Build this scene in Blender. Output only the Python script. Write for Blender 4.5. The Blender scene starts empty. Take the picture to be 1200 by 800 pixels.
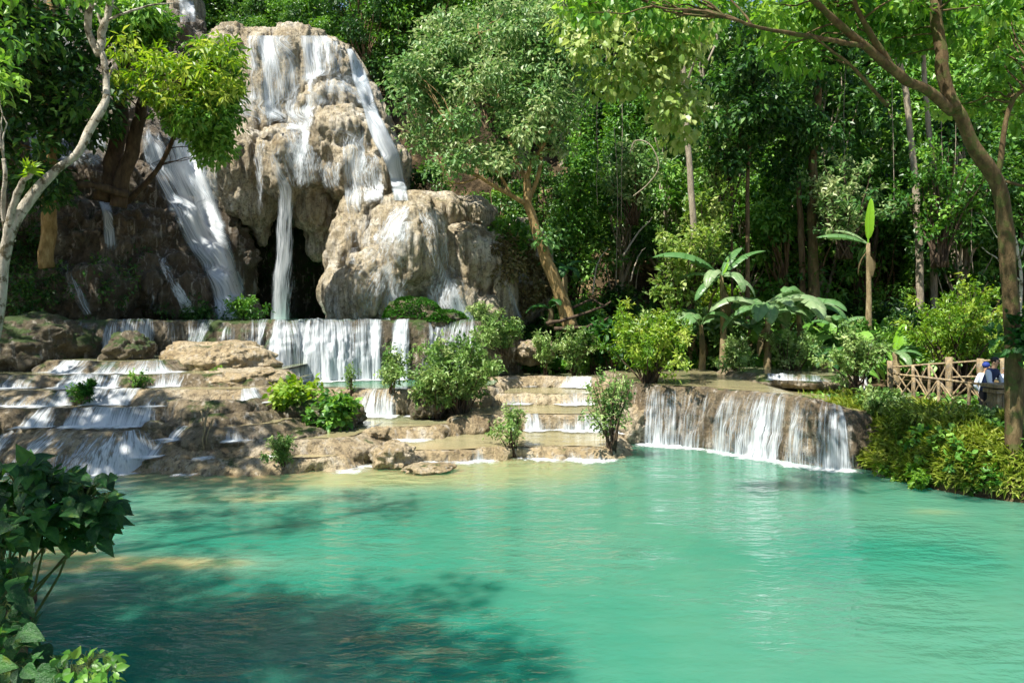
import bpy, bmesh, math, random
import numpy as np
from mathutils import Vector, Matrix
from mathutils.bvhtree import BVHTree

random.seed(7)
RNG = np.random.default_rng(7)
F, HZ, CX, H = 850.0, 370.0, 600.0, 3.4      # focal length in photo pixels, horizon row, centre column, eye height
scene = bpy.context.scene
COL = scene.collection

def W(px, py, D):
    return np.array([(px - CX) / F * D, D, H + (HZ - py) / F * D])

# ------------------------------------------------------------------ noise
def _hash(ix, iy, iz, seed):
    n = (ix * 374761393 + iy * 668265263 + iz * 2147483647 + seed * 974634541) & 0xffffffff
    n = ((n ^ (n >> 13)) * 1274126177) & 0xffffffff
    n = n ^ (n >> 16)
    return (n & 0xffff) / 65535.0

def vnoise(p, seed=0):
    p = np.asarray(p, dtype=np.float64)
    i = np.floor(p).astype(np.int64); f = p - i
    u = f * f * (3 - 2 * f)
    r = 0
    for dx in (0, 1):
        for dy in (0, 1):
            for dz in (0, 1):
                w = (u[..., 0] if dx else 1 - u[..., 0]) * (u[..., 1] if dy else 1 - u[..., 1]) * (u[..., 2] if dz else 1 - u[..., 2])
                r = r + w * _hash(i[..., 0] + dx, i[..., 1] + dy, i[..., 2] + dz, seed)
    return r * 2 - 1

def fbm(p, octv=4, seed=0):
    p = np.asarray(p, dtype=np.float64); a = 1.0; r = 0; t = 0
    for k in range(octv):
        r = r + a * vnoise(p * 2 ** k + 17.3 * k, seed + k); t += a; a *= 0.5
    return r / t

def fbm1(s, octv=3, seed=0):
    s = np.asarray(s, dtype=np.float64)
    return fbm(np.stack([s, s * 0 + 0.37, s * 0 + 0.71], -1), octv, seed)

# ------------------------------------------------------------------ objects
def mesh_np(name, V, faces, smooth=True, attrs=None, uv=None, mat=None):
    me = bpy.data.meshes.new(name)
    V = np.asarray(V, dtype=np.float32).reshape(-1, 3)
    if not isinstance(faces, list): faces = [faces]
    faces = [np.asarray(f, dtype=np.int32) for f in faces if len(f)]
    nl = sum(f.size for f in faces); nf = sum(len(f) for f in faces)
    me.vertices.add(len(V)); me.vertices.foreach_set('co', V.ravel())
    me.loops.add(nl); me.polygons.add(nf)
    li = np.concatenate([f.ravel() for f in faces])
    cnt = np.concatenate([np.full(len(f), f.shape[1]) for f in faces])
    me.loops.foreach_set('vertex_index', li.astype(np.int32))
    me.polygons.foreach_set('loop_start', np.concatenate([[0], np.cumsum(cnt)[:-1]]).astype(np.int32))
    me.polygons.foreach_set('use_smooth', np.full(nf, smooth))
    if attrs:
        for k, v in attrs.items():
            a = me.attributes.new(k, 'FLOAT', 'POINT'); a.data.foreach_set('value', np.asarray(v, dtype=np.float32))
    if uv is not None:
        l = me.uv_layers.new(name='UVMap'); l.data.foreach_set('uv', np.asarray(uv, dtype=np.float32)[li].ravel())
    me.update(calc_edges=True); me.validate()
    if mat: me.materials.append(mat)
    return me

def link(name, me, parent=None):
    o = bpy.data.objects.new(name, me); COL.objects.link(o)
    if parent is not None: o.parent = parent
    return o

def tag(o, label=None, cat=None, group=None, kind=None):
    if label: o['label'] = label
    if cat: o['category'] = cat
    if group: o['group'] = group
    if kind: o['kind'] = kind
    return o

def empty(name, loc=(0, 0, 0)):
    o = bpy.data.objects.new(name, None); COL.objects.link(o); o.location = tuple(loc)
    o.empty_display_size = 0.2
    return o

def part(name, me, root):
    """child whose mesh is written in world coordinates: moved to the root's base"""
    l = np.array(root.location)
    n = len(me.vertices); co = np.empty(n * 3, dtype=np.float32); me.vertices.foreach_get('co', co)
    me.vertices.foreach_set('co', (co.reshape(-1, 3) - l).astype(np.float32).ravel()); me.update()
    return link(name, me, root)

def copy_tree(o, parent=None):
    c = o.copy(); COL.objects.link(c)
    if parent is not None: c.parent = parent
    for ch in list(o.children): copy_tree(ch, c)
    return c

class MB:
    def __init__(s): s.V = []; s.Q = []; s.T = []; s.n = 0
    def add(s, V, Q=None, T=None):
        V = np.asarray(V).reshape(-1, 3)
        s.V.append(V)
        if Q is not None and len(Q): s.Q.append(np.asarray(Q) + s.n)
        if T is not None and len(T): s.T.append(np.asarray(T) + s.n)
        s.n += len(V)
    def tube(s, pts, rad, seg=8, cap=True, rough=0.0, seed=0):
        P = np.asarray(pts, float); n = len(P)
        R = np.broadcast_to(np.asarray(rad, float), (n,)) if np.ndim(rad) else np.full(n, rad)
        T = np.gradient(P, axis=0); T /= np.linalg.norm(T, axis=1)[:, None] + 1e-9
        up = np.array([0.13, 0.31, 0.94]); 
        if abs(T.mean(0) @ up) > 0.8 * np.linalg.norm(T.mean(0)): up = np.array([0.95, 0.3, 0.05])
        A = np.cross(T, up); A /= np.linalg.norm(A, axis=1)[:, None] + 1e-9
        B = np.cross(T, A)
        th = np.linspace(0, 2 * math.pi, seg, endpoint=False)
        ring = (np.cos(th)[None, :, None] * A[:, None] + np.sin(th)[None, :, None] * B[:, None])
        rr = R[:, None, None]
        if rough:
            q = P[:, None] + ring * rr
            rr = rr * (1 + rough * fbm(q * np.array([2.5, 2.5, 1.2]) / max(R.max() * 3, .05) * .4, 3, seed))[..., None]
        V = P[:, None] + ring * rr
        i = np.arange(n - 1)[:, None] * seg; j = np.arange(seg)[None]; j2 = (j + 1) % seg
        Q = np.stack([i + j, i + j2, i + seg + j2, i + seg + j], -1).reshape(-1, 4)
        Tt = []
        VV = V.reshape(-1, 3)
        if cap:
            VV = np.concatenate([VV, P[:1], P[-1:]])
            a, b = n * seg, n * seg + 1
            for k in range(seg):
                k2 = (k + 1) % seg
                Tt.append((a, k2, k)); Tt.append((b, (n - 1) * seg + k, (n - 1) * seg + k2))
        s.add(VV, Q, Tt)
    def box(s, c, size, rot=0.0):
        x, y, z = np.array(size) / 2
        V = np.array([[sx * x, sy * y, sz * z] for sx in (-1, 1) for sy in (-1, 1) for sz in (-1, 1)])
        cr, sr = math.cos(rot), math.sin(rot)
        V = V @ np.array([[cr, sr, 0], [-sr, cr, 0], [0, 0, 1]]) + np.asarray(c)
        s.add(V, [(0, 1, 3, 2), (4, 6, 7, 5), (0, 4, 5, 1), (2, 3, 7, 6), (0, 2, 6, 4), (1, 5, 7, 3)])
    def mesh(s, name, mat, smooth=True):
        return mesh_np(name, np.concatenate(s.V), [np.concatenate(s.Q) if s.Q else [], np.concatenate(s.T) if s.T else []], smooth, mat=mat)

def spline(pts, n):
    """Catmull-Rom through the points"""
    P = np.asarray(pts, float); m = len(P)
    if m < 3: return np.stack([np.interp(np.linspace(0, 1, n), np.linspace(0, 1, m), P[:, k]) for k in range(P.shape[1])], -1)
    Q = np.concatenate([2 * P[:1] - P[1:2], P, 2 * P[-1:] - P[-2:-1]])
    t = np.linspace(0, m - 1 - 1e-9, n); i = t.astype(int); f = (t - i)[:, None]
    p0, p1, p2, p3 = Q[i], Q[i + 1], Q[i + 2], Q[i + 3]
    return 0.5 * (2 * p1 + (p2 - p0) * f + (2 * p0 - 5 * p1 + 4 * p2 - p3) * f ** 2 + (3 * p1 - p0 - 3 * p2 + p3) * f ** 3)

# ------------------------------------------------------------------ materials
class NT:
    def __init__(s, name):
        s.m = bpy.data.materials.new(name); s.m.use_nodes = True
        s.t = s.m.node_tree; s.t.nodes.clear()
        s.out = s.t.nodes.new('ShaderNodeOutputMaterial')
    def n(s, typ, **kw):
        nd = s.t.nodes.new('ShaderNode' + typ)
        for k, v in kw.items(): setattr(nd, k, v)
        return nd
    def l(s, a, b): s.t.links.new(a, b)
    def setin(s, nd, **kw):
        for k, v in kw.items():
            sock = nd.inputs[k.replace('_', ' ')]
            if hasattr(v, 'is_output'): s.l(v, sock)
            else: sock.default_value = v
    def pos(s, sc=(1, 1, 1)):
        g = s.n('NewGeometry'); mp = s.n('Mapping'); mp.inputs['Scale'].default_value = sc
        s.l(g.outputs['Position'], mp.inputs['Vector']); return mp.outputs[0]
    def noise(s, vec, scale, detail=4, rough=.55, dist=0.0):
        nd = s.n('TexNoise'); s.setin(nd, Vector=vec, Scale=scale, Detail=detail, Roughness=rough, Distortion=dist)
        return nd.outputs['Fac']
    def ramp(s, fac, stops):
        r = s.n('ValToRGB'); e = r.color_ramp.elements
        while len(e) < len(stops): e.new(0.5)
        for k, (p, c) in enumerate(stops):
            e[k].position = p; e[k].color = (*c, 1) if len(c) == 3 else c
        s.l(fac, r.inputs[0]); return r.outputs[0]
    def step(s, fac, a, b):
        r = s.n('MapRange'); r.clamp = True; r.interpolation_type = 'SMOOTHSTEP'
        s.setin(r, Value=fac, From_Min=a, From_Max=b); return r.outputs[0]
    def math(s, op, a, b=0.0):
        r = s.n('Math', operation=op)
        for k, v in enumerate((a, b)):
            if hasattr(v, 'is_output'): s.l(v, r.inputs[k])
            else: r.inputs[k].default_value = v
        return r.outputs[0]
    def mix(s, fac, a, b):
        r = s.n('Mix', data_type='RGBA')
        for sock, v in ((r.inputs[0], fac), (r.inputs[6], a), (r.inputs[7], b)):
            if hasattr(v, 'is_output'): s.l(v, sock)
            else: sock.default_value = v if np.ndim(v) == 0 else (*v, 1)
        return r.outputs[2]
    def bump(s, h, strength, dist, normal=None):
        b = s.n('Bump'); s.setin(b, Height=h, Strength=strength, Distance=dist)
        if normal is not None: s.l(normal, b.inputs['Normal'])
        return b.outputs[0]
    def bsdf(s, col, rough=.6, spec=.3, normal=None, **kw):
        b = s.n('BsdfPrincipled')
        s.setin(b, Roughness=rough, **{'Specular_IOR_Level': spec})
        if hasattr(col, 'is_output'): s.l(col, b.inputs['Base Color'])
        else: b.inputs['Base Color'].default_value = (*col, 1)
        if normal is not None: s.l(normal, b.inputs['Normal'])
        s.setin(b, **kw)
        return b.outputs[0]
    def done(s, sh): s.l(sh, s.out.inputs['Surface']); return s.m

def leaf_mat(name, c0, c1, c2, trans=.32, rough=.42, spec=.4, vein=0):
    n = NT(name)
    a = n.n('Attribute', attribute_name='tint')
    col = n.ramp(a.outputs['Fac'], [(0.0, c0), (0.5, c1), (1.0, c2)])
    nb = None
    if vein:      # mottled, slightly puckered blades for leaves seen close
        v = n.noise(n.pos(), 55, 4, .65); col = n.mix(n.step(v, .52, .75), col, tuple(k * 1.5 + .01 for k in c1)); col = n.mix(n.step(n.noise(n.pos(), 9, 3), .60, .72), col, (c2[0] * 1.6, c2[1] * .9, c2[2] * .5))
        nb = n.bump(n.noise(n.pos(), 70, 3, .6), .8, .012)
    b = n.bsdf(col, rough, spec, nb)
    t = n.n('BsdfTranslucent'); hs = n.n('HueSaturation'); n.setin(hs, Color=col, Hue=.485, Value=1.5, Saturation=1.1)
    n.l(hs.outputs[0], t.inputs['Color'])
    mx = n.n('MixShader'); mx.inputs[0].default_value = trans
    n.l(b, mx.inputs[1]); n.l(t.outputs[0], mx.inputs[2])
    return n.done(mx.outputs[0])

M = {}
M['dark'] = leaf_mat('leaf_dark', (.014, .05, .011), (.04, .125, .02), (.13, .26, .045))
M['mid'] = leaf_mat('leaf_mid', (.035, .12, .018), (.095, .24, .03), (.24, .42, .08))
M['pale'] = leaf_mat('leaf_pale', (.065, .15, .03), (.16, .28, .065), (.33, .42, .16), trans=.28)
M['yellow'] = leaf_mat('leaf_yellow', (.07, .17, .015), (.17, .31, .03), (.34, .42, .08), trans=.42)
M['palebig'] = leaf_mat('leaf_pale_broad', (.08, .17, .025), (.20, .31, .06), (.40, .46, .17), trans=.42)
M['central'] = leaf_mat('leaf_grey_green', (.045, .14, .03), (.14, .27, .075), (.38, .44, .21), trans=.3, rough=.48, spec=.4)
M['big'] = leaf_mat('leaf_broad', (.007, .045, .008), (.018, .085, .014), (.06, .18, .028), trans=.3, rough=.42, spec=.35, vein=1)
M['fresh'] = leaf_mat('leaf_fresh', (.04, .13, .015), (.10, .25, .03), (.24, .40, .07), trans=.42)
M['banana'] = leaf_mat('leaf_banana', (.05, .16, .04), (.12, .24, .085), (.30, .38, .21), trans=.35, rough=.38, spec=.45)
M['banana_new'] = leaf_mat('leaf_banana_new', (.16, .36, .02), (.20, .42, .03), (.26, .46, .05), trans=.5, rough=.3, spec=.5)
M['grass'] = leaf_mat('leaf_grass', (.09, .14, .018), (.22, .29, .035), (.40, .44, .11), trans=.3)
M['moss'] = leaf_mat('leaf_moss', (.012, .06, .008), (.03, .12, .012), (.08, .20, .02), trans=.1, rough=.8, spec=.1)
M['hang'] = leaf_mat('leaf_hanging_roots', (.10, .08, .04), (.17, .14, .06), (.20, .20, .08), trans=.1, rough=.8, spec=.1)

def bark_mat(name, c0, c1, c2, sc=3.0, patches=None):
    n = NT(name)
    v = n.pos((1, 1, .35))
    f = n.noise(v, sc * 2.5, 6, .65)
    col = n.ramp(f, [(.28, c0), (.5, c1), (.72, c2)])
    if patches:
        col = n.mix(n.step(n.noise(n.pos(), sc * 1.6, 4, .6), .5, .6), col, patches)
    nb = n.bump(n.noise(v, sc * 7, 5, .7), .8, .04)
    return n.done(n.bsdf(col, .85, .2, nb))
M['stem_green'] = bark_mat('green_stem', (.03, .05, .015), (.06, .09, .025), (.10, .13, .04))
M['bark'] = bark_mat('bark_brown', (.05, .032, .018), (.13, .085, .045), (.22, .16, .09))
M['bark_gold'] = bark_mat('bark_golden', (.10, .065, .025), (.25, .17, .07), (.38, .28, .14))
M['bark_white'] = bark_mat('bark_pale', (.16, .14, .11), (.38, .35, .28), (.55, .52, .44), 5, (.10, .085, .05))
M['bark_dark'] = bark_mat('bark_dark', (.03, .022, .014), (.065, .045, .03), (.12, .085, .05))
M['bark_moss'] = bark_mat('bark_mossy', (.035, .024, .012), (.095, .065, .03), (.19, .14, .07), 3, (.07, .075, .022))
M['bark_grey'] = bark_mat('bark_grey', (.13, .11, .08), (.26, .22, .16), (.38, .33, .25))
M['wood'] = bark_mat('fence_wood', (.10, .07, .04), (.30, .225, .125), (.46, .37, .24), 6, (.20, .17, .12))
M['stem_dry'] = bark_mat('dry_stem', (.10, .075, .04), (.22, .17, .09), (.33, .27, .16), 4)

def rock_mat(name, c0, c1, c2, moss=.35, stain=.5, mosscol=(.05, .085, .015), wet=.45):
    n = NT(name)
    p = n.pos()
    col = n.ramp(n.noise(p, .75, 6, .65, .6), [(.3, c0), (.5, c1), (.66, c2)])
    st = n.step(n.noise(n.pos((3.0, 3.0, .28)), 1.5, 6, .68, .3), .47, .66)
    col = n.mix(n.math('MULTIPLY', st, stain), col, (.06, .048, .03))
    col = n.mix(n.math('MULTIPLY', n.step(n.noise(n.pos((7, 7, .7)), 1.4, 5, .65), .50, .68), .55), col, (.10, .08, .05))
    col = n.mix(n.math('MULTIPLY', n.step(n.noise(p, 8.0, 6, .8), .50, .62), .7), col, (.07, .055, .032))
    col = n.mix(n.math('MULTIPLY', n.step(n.noise(n.pos((4.5, 4.5, .5)), 1.3, 5, .65), .54, .66), .55), col, (.60, .55, .46))
    g = n.n('NewGeometry'); sx = n.n('SeparateXYZ'); n.l(g.outputs['Normal'], sx.inputs[0])
    mm = n.math('ADD', n.noise(p, 1.1, 6, .7), n.math('MULTIPLY', sx.outputs[2], .22))
    col = n.mix(n.step(mm, .80 - moss * .35, .90 - moss * .35), col, mosscol)
    h = n.math('ADD', n.noise(p, 4, 6, .75), n.math('MULTIPLY', n.noise(n.pos((1, 1, .45)), 18, 5, .75), .45))
    nb = n.bump(h, 1.0, .22)
    return n.done(n.bsdf(col, n.math('ADD', n.math('MULTIPLY', n.noise(p, 2.0, 3), .5), wet - .1), .4, nb))
M['travertine'] = rock_mat('travertine', (.24, .17, .09), (.46, .36, .215), (.58, .49, .35), .14, .42)
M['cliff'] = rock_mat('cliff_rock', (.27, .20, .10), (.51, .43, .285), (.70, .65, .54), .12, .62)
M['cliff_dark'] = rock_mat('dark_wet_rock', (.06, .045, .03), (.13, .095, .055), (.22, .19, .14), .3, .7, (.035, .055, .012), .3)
M['ledge_grey'] = rock_mat('ledge_grey', (.13, .10, .06), (.27, .21, .125), (.44, .36, .25), .30, .5, wet=.25)
M['ledge_tan'] = rock_mat('ledge_tan', (.28, .20, .10), (.50, .385, .22), (.64, .54, .37), .05, .35)
M['wetwall'] = rock_mat('wet_wall_rock', (.10, .07, .04), (.22, .165, .095), (.40, .32, .21), .12, .75)
M['cave'] = rock_mat('mossy_cave_shade_rock', (.02, .022, .012), (.035, .045, .018), (.06, .06, .035), .9, .7, (.018, .05, .010), .4)  # mossy rock with the cave's shade put into its dark colour
M['mossrock'] = rock_mat('mossy_rock', (.06, .05, .03), (.14, .11, .06), (.22, .18, .12), .6, .5)

n = NT('soil'); p = n.pos()
c = n.ramp(n.noise(p, .9, 6, .65), [(.3, (.025, .02, .01)), (.5, (.07, .05, .028)), (.63, (.24, .17, .09)), (.75, (.05, .04, .02))])
M['soil'] = n.done(n.bsdf(c, .9, .1, n.bump(n.noise(p, 4, 6, .7), 1.0, .2)))
n = NT('sand_path'); p = n.pos()
c = n.ramp(n.noise(p, 2, 5), [(.3, (.30, .22, .14)), (.7, (.45, .35, .24))])
M['sand'] = n.done(n.bsdf(c, .9, .1, n.bump(n.noise(p, 14, 5), .5, .03)))

# pool water: milky turquoise, its colour set by an attribute (deep or shallow, plus painted shade), over it a rippled glossy surface
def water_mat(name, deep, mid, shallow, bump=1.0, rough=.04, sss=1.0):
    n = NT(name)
    a = n.n('Attribute', attribute_name='depth_shade')
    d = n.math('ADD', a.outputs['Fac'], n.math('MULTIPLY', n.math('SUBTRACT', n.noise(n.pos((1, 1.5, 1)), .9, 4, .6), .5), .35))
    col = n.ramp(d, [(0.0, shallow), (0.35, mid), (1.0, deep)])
    h1 = n.noise(n.pos((1.0, 2.0, 1)), 1.3, 2, .5, .3)
    h2 = n.noise(n.pos((1.0, 1.9, 1)), 5.0, 3, .55, .4)
    h3 = n.noise(n.pos((1.0, 1.6, 1)), 14.0, 2, .5)
    h = n.math('ADD', n.math('MULTIPLY', h1, .9), n.math('ADD', n.math('MULTIPLY', h2, .35), n.math('MULTIPLY', h3, .07)))
    pt = n.math('MULTIPLY_ADD', n.step(n.noise(n.pos((1, .8, 1)), .33, 3, .55, .5), .40, .66), .52 * bump); pt.node.inputs[2].default_value = .12 * bump
    nb = n.bump(h, .4, .30); n.l(pt, nb.node.inputs['Strength'])
    b = n.n('BsdfPrincipled', subsurface_method='BURLEY')
    n.l(col, b.inputs['Base Color']); n.l(nb, b.inputs['Normal'])
    n.setin(b, Roughness=rough, IOR=1.33, Specular_IOR_Level=.5, Subsurface_Weight=sss, Subsurface_Radius=(.30, .9, .8), Subsurface_Scale=1.0)
    return n.done(b.outputs[0])
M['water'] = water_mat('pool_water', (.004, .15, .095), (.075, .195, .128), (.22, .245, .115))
M['water_small'] = water_mat('terrace_water', (.04, .20, .13), (.22, .22, .12), (.30, .24, .13), .45, .08, 0.0)

def falls_mat(name, tint=(.80, .87, .90), us=9.0, vs=.8, lo=.43, hi=.66, amax=.9):
    n = NT(name)
    uv = n.n('UVMap', uv_map='UVMap').outputs[0]
    def nz(su, sv, sc, det, dist=0):
        mp = n.n('Mapping'); mp.inputs['Scale'].default_value = (su, sv, 1); n.l(uv, mp.inputs['Vector'])
        return n.noise(mp.outputs[0], sc, det, .6, dist)
    a = n.math('MULTIPLY', nz(us * .35, vs * .5, 1, 3, .3), .30)
    b = n.math('MULTIPLY', nz(us * 1.3, vs, 1, 4, .25), .38)
    c = n.math('MULTIPLY', nz(us * 4.5, vs * 2.2, 1, 4, .2), .32)
    m = n.math('ADD', a, n.math('ADD', b, c))
    cov = n.n('Attribute', attribute_name='cover').outputs['Fac']
    x = n.math('ADD', m, n.math('MULTIPLY', n.math('SUBTRACT', cov, .5), .55))
    al = n.math('MULTIPLY', n.step(x, lo, hi), amax)
    col = n.mix(n.step(n.math('ADD', n.math('MULTIPLY', x, .6), n.math('MULTIPLY', c, .9)), .36, .60), (tint[0] * .48, tint[1] * .56, tint[2] * .62), (.80, .83, .85))
    bs = n.bsdf(col, .3, .4, n.bump(m, 1.0, .08))
    tr = n.n('BsdfTranslucent'); tr.inputs[0].default_value = (*tint, 1)
    m1 = n.n('MixShader'); m1.inputs[0].default_value = .25; n.l(bs, m1.inputs[1]); n.l(tr.outputs[0], m1.inputs[2])
    tp = n.n('BsdfTransparent'); m2 = n.n('MixShader')
    n.l(al, m2.inputs[0]); n.l(tp.outputs[0], m2.inputs[1]); n.l(m1.outputs[0], m2.inputs[2])
    return n.done(m2.outputs[0])
M['falls'] = falls_mat('falling_water', us=13.0, lo=.42, hi=.68)
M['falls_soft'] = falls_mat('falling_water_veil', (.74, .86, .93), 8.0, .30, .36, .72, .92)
M['falls_dome'] = falls_mat('rock_water_film', (.86, .88, .86), 13.0, 3.0, .46, .64, .88)
n = NT('foam')
cov = n.n('Attribute', attribute_name='cover').outputs['Fac']
x = n.math('ADD', n.noise(n.pos((1, 1, 1)), 6, 6, .78), n.math('SUBTRACT', cov, .5))
al = n.math('MULTIPLY', n.step(x, .36, .86), .8)
tp = n.n('BsdfTransparent'); m2 = n.n('MixShader')
n.l(al, m2.inputs[0]); n.l(tp.outputs[0], m2.inputs[1]); n.l(n.bsdf((.78, .82, .82), .5, .3), m2.inputs[2])
M['foam'] = n.done(m2.outputs[0])

def plain(name, c, rough=.7, spec=.2):
    n = NT(name); p = n.pos()
    col = n.mix(n.math('MULTIPLY', n.noise(p, 25, 3), .35), c, tuple(k * .6 for k in c))
    return n.done(n.bsdf(col, rough, spec, n.bump(n.noise(p, 60, 3), .3, .005)))

# ------------------------------------------------------------------ leaves
TEMPL = {
 'kite': ([(0, 0, 0), (.45, .5, .10), (1, 0, -.12), (.45, -.5, .10)], [(0, 1, 2), (0, 2, 3)]),
 'oval': ([(0, 0, 0), (.4, 0, 0), (.75, 0, -.03), (1, 0, -.14), (.22, .4, .09), (.6, .46, .07), (.22, -.4, .09), (.6, -.46, .07)],
          [(0, 1, 4), (1, 5, 4), (1, 2, 5), (2, 3, 5), (0, 6, 1), (1, 6, 7), (1, 7, 2), (2, 7, 3)]),
 'heart': ([(0, 0, 0), (.3, 0, .0), (.6, 0, -.03), (.85, 0, -.08), (1.05, 0, -.2),
            (-.14, .26, .04), (.08, .47, .08), (.35, .5, .07), (.65, .33, .0), (.87, .13, -.07),
            (-.14, -.26, .04), (.08, -.47, .08), (.35, -.5, .07), (.65, -.33, .0), (.87, -.13, -.07)],
           [(0, 6, 5), (0, 1, 6), (1, 7, 6), (1, 2, 7), (2, 8, 7), (2, 3, 8), (3, 9, 8), (3, 4, 9),
            (0, 10, 11), (0, 11, 1), (1, 11, 12), (1, 12, 2), (2, 12, 13), (2, 13, 3), (3, 13, 14), (3, 14, 4)]),
}
def _heart():
    T, f = [], []; rows, ac = 10, 5
    for r in range(rows):
        t = r / (rows - 1); tt = -.14 + 1.2 * t; w = .5 * math.sin(math.pi * min(1, max(.0, t)) ** .55) + (.02 if r == 0 else 0)
        for k in range(ac):
            a = (k - 2) / 2.0
            x = tt + (.16 * (1 - abs(a)) * (1 - t) ** 3) - .05 * abs(a) * (1 - t)
            T.append((x, a * w, .13 * abs(a) ** 1.3 * w * 2 - .10 * a * a * w - .28 * t ** 2.2 + .018 * math.sin(9 * t + 3 * a)))
    for r in range(rows - 1):
        for k in range(ac - 1):
            b = r * ac + k; f += [(b, b + 1, b + ac + 1), (b, b + ac + 1, b + ac)]
    return T, f
TEMPL['heart'] = _heart()
TOFF = {'heart': np.array([(.22 if k % 5 == 2 else (.05 if k % 5 in (0, 4) else -.06)) for k in range(50)])}
def unit(a): return a / (np.linalg.norm(a, axis=-1, keepdims=True) + 1e-9)

def leaves(name, C, A, U, L, wr, tint, templ, mat, smooth=False):
    T, f = TEMPL[templ]; T = np.array(T); f = np.array(f)
    A = unit(A); S = unit(np.cross(A, U)); N = np.cross(S, A)
    L = np.asarray(L)[:, None, None]; wr = np.asarray(wr) if np.ndim(wr) else np.full(len(C), wr)
    V = C[:, None] + L * (T[None, :, 0:1] * A[:, None] + (T[None, :, 1:2] * wr[:, None, None]) * S[:, None] + T[None, :, 2:3] * N[:, None])
    n, k = len(C), len(T)
    Fc = (f[None] + (np.arange(n) * k)[:, None, None]).reshape(-1, 3)
    return mesh_np(name, V.reshape(-1, 3), Fc, smooth, {'tint': np.clip(np.repeat(tint, k) + np.tile(TOFF.get(templ, np.zeros(k)), n), 0, 1)}, mat=mat)

def clump_leaves(clumps, leaf, wr, rng, droop=.35, tvar=.22):
    """clumps: (centre, radii, count, tint). Returns arrays for leaves()"""
    Cs, As, Us, Ls, Ts = [], [], [], [], []
    for c, r, cnt, t in clumps:
        d = unit(rng.normal(size=(cnt, 3))); rad = rng.random(cnt)[:, None] ** .45
        off = d * rad * np.asarray(r)
        off *= (1 + .35 * vnoise(d * 2.2 + np.asarray(c) * .7, 3))[:, None]
        Cs.append(np.asarray(c) + off)
        a = d * .7 + rng.normal(size=(cnt, 3)) * .55; a[:, 2] -= droop
        As.append(a)
        u = d * .6 + rng.normal(size=(cnt, 3)) * .35; u[:, 2] += .9; Us.append(u)
        Ls.append(leaf * (.6 + .8 * rng.random(cnt)))
        Ts.append(t + tvar * rng.normal(size=cnt))
    return map(np.concatenate, (Cs, As, Us, Ls, Ts))

def foliage(name, clumps, leaf, mat, seed, templ='kite', wr=.55, droop=.35, smooth=False):
    rng = np.random.default_rng(seed)
    C, A, U, L, T = clump_leaves(clumps, leaf, wr, rng, droop)
    return leaves(name, C, A, U, L, wr, T, templ, mat, smooth)

def limb(mb, a, b, r0, r1, seed, n=9, wob=.12, seg=6, sag=0.0):
    a = np.asarray(a, float); b = np.asarray(b, float)
    t = np.linspace(0, 1, n)[:, None]; L = np.linalg.norm(b - a)
    P = a + (b - a) * t
    w = np.stack([fbm1(t[:, 0] * 2.5, 2, seed + k) for k in range(3)], -1) * wob * L * np.sin(math.pi * t * .8)
    P = P + w; P[:, 2] += sag * L * np.sin(math.pi * t[:, 0])
    mb.tube(P, np.linspace(r0, r1, n), seg)
    return P

# ------------------------------------------------------------------ world, sun, camera
SUN_TRAVEL = Vector((0.62, 0.55, -1.30)).normalized()
sd = -SUN_TRAVEL
world = bpy.data.worlds.new('World'); scene.world = world; world.use_nodes = True
wt = world.node_tree; wt.nodes.clear()
sky = wt.nodes.new('ShaderNodeTexSky'); sky.sky_type = 'NISHITA'; sky.sun_disc = False
sky.sun_elevation = math.asin(sd.z); sky.sun_rotation = math.atan2(sd.x, sd.y); sky.air_density = 1.0; sky.dust_density = .6
bg = wt.nodes.new('ShaderNodeBackground'); bg.inputs['Strength'].default_value = .08
wo = wt.nodes.new('ShaderNodeOutputWorld'); wt.links.new(sky.outputs[0], bg.inputs[0]); wt.links.new(bg.outputs[0], wo.inputs[0])
sun = bpy.data.lights.new('sun', 'SUN'); sun.energy = 5.0; sun.angle = math.radians(.5); sun.color = (1.0, .95, .86)
so = bpy.data.objects.new('sun', sun); COL.objects.link(so); so.rotation_euler = SUN_TRAVEL.to_track_quat('-Z', 'Y').to_euler(); so.location = (-20, -15, 40)
cam = bpy.data.cameras.new('camera'); co = bpy.data.objects.new('camera', cam); COL.objects.link(co)
co.location = (0, 0, H); co.rotation_euler = (math.pi / 2, 0, 0)
cam.sensor_width = 36; cam.lens = F / 1200 * 36; cam.shift_y = -30 / 1200; cam.clip_start = .05; cam.clip_end = 600
scene.camera = co
scene.view_settings.view_transform = 'Standard'; scene.view_settings.look = 'None'
scene.view_settings.exposure = 1.22; scene.view_settings.gamma = 1
scene.render.engine = 'CYCLES'
cy = scene.cycles
cy.max_bounces = 6; cy.diffuse_bounces = 3; cy.glossy_bounces = 3; cy.transmission_bounces = 3; cy.transparent_max_bounces = 10
cy.use_adaptive_sampling = True; cy.adaptive_threshold = .02; cy.use_denoising = True
cy.caustics_reflective = False; cy.caustics_refractive = False; cy.sample_clamp_indirect = 4.0
scene.render.use_persistent_data = False

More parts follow.
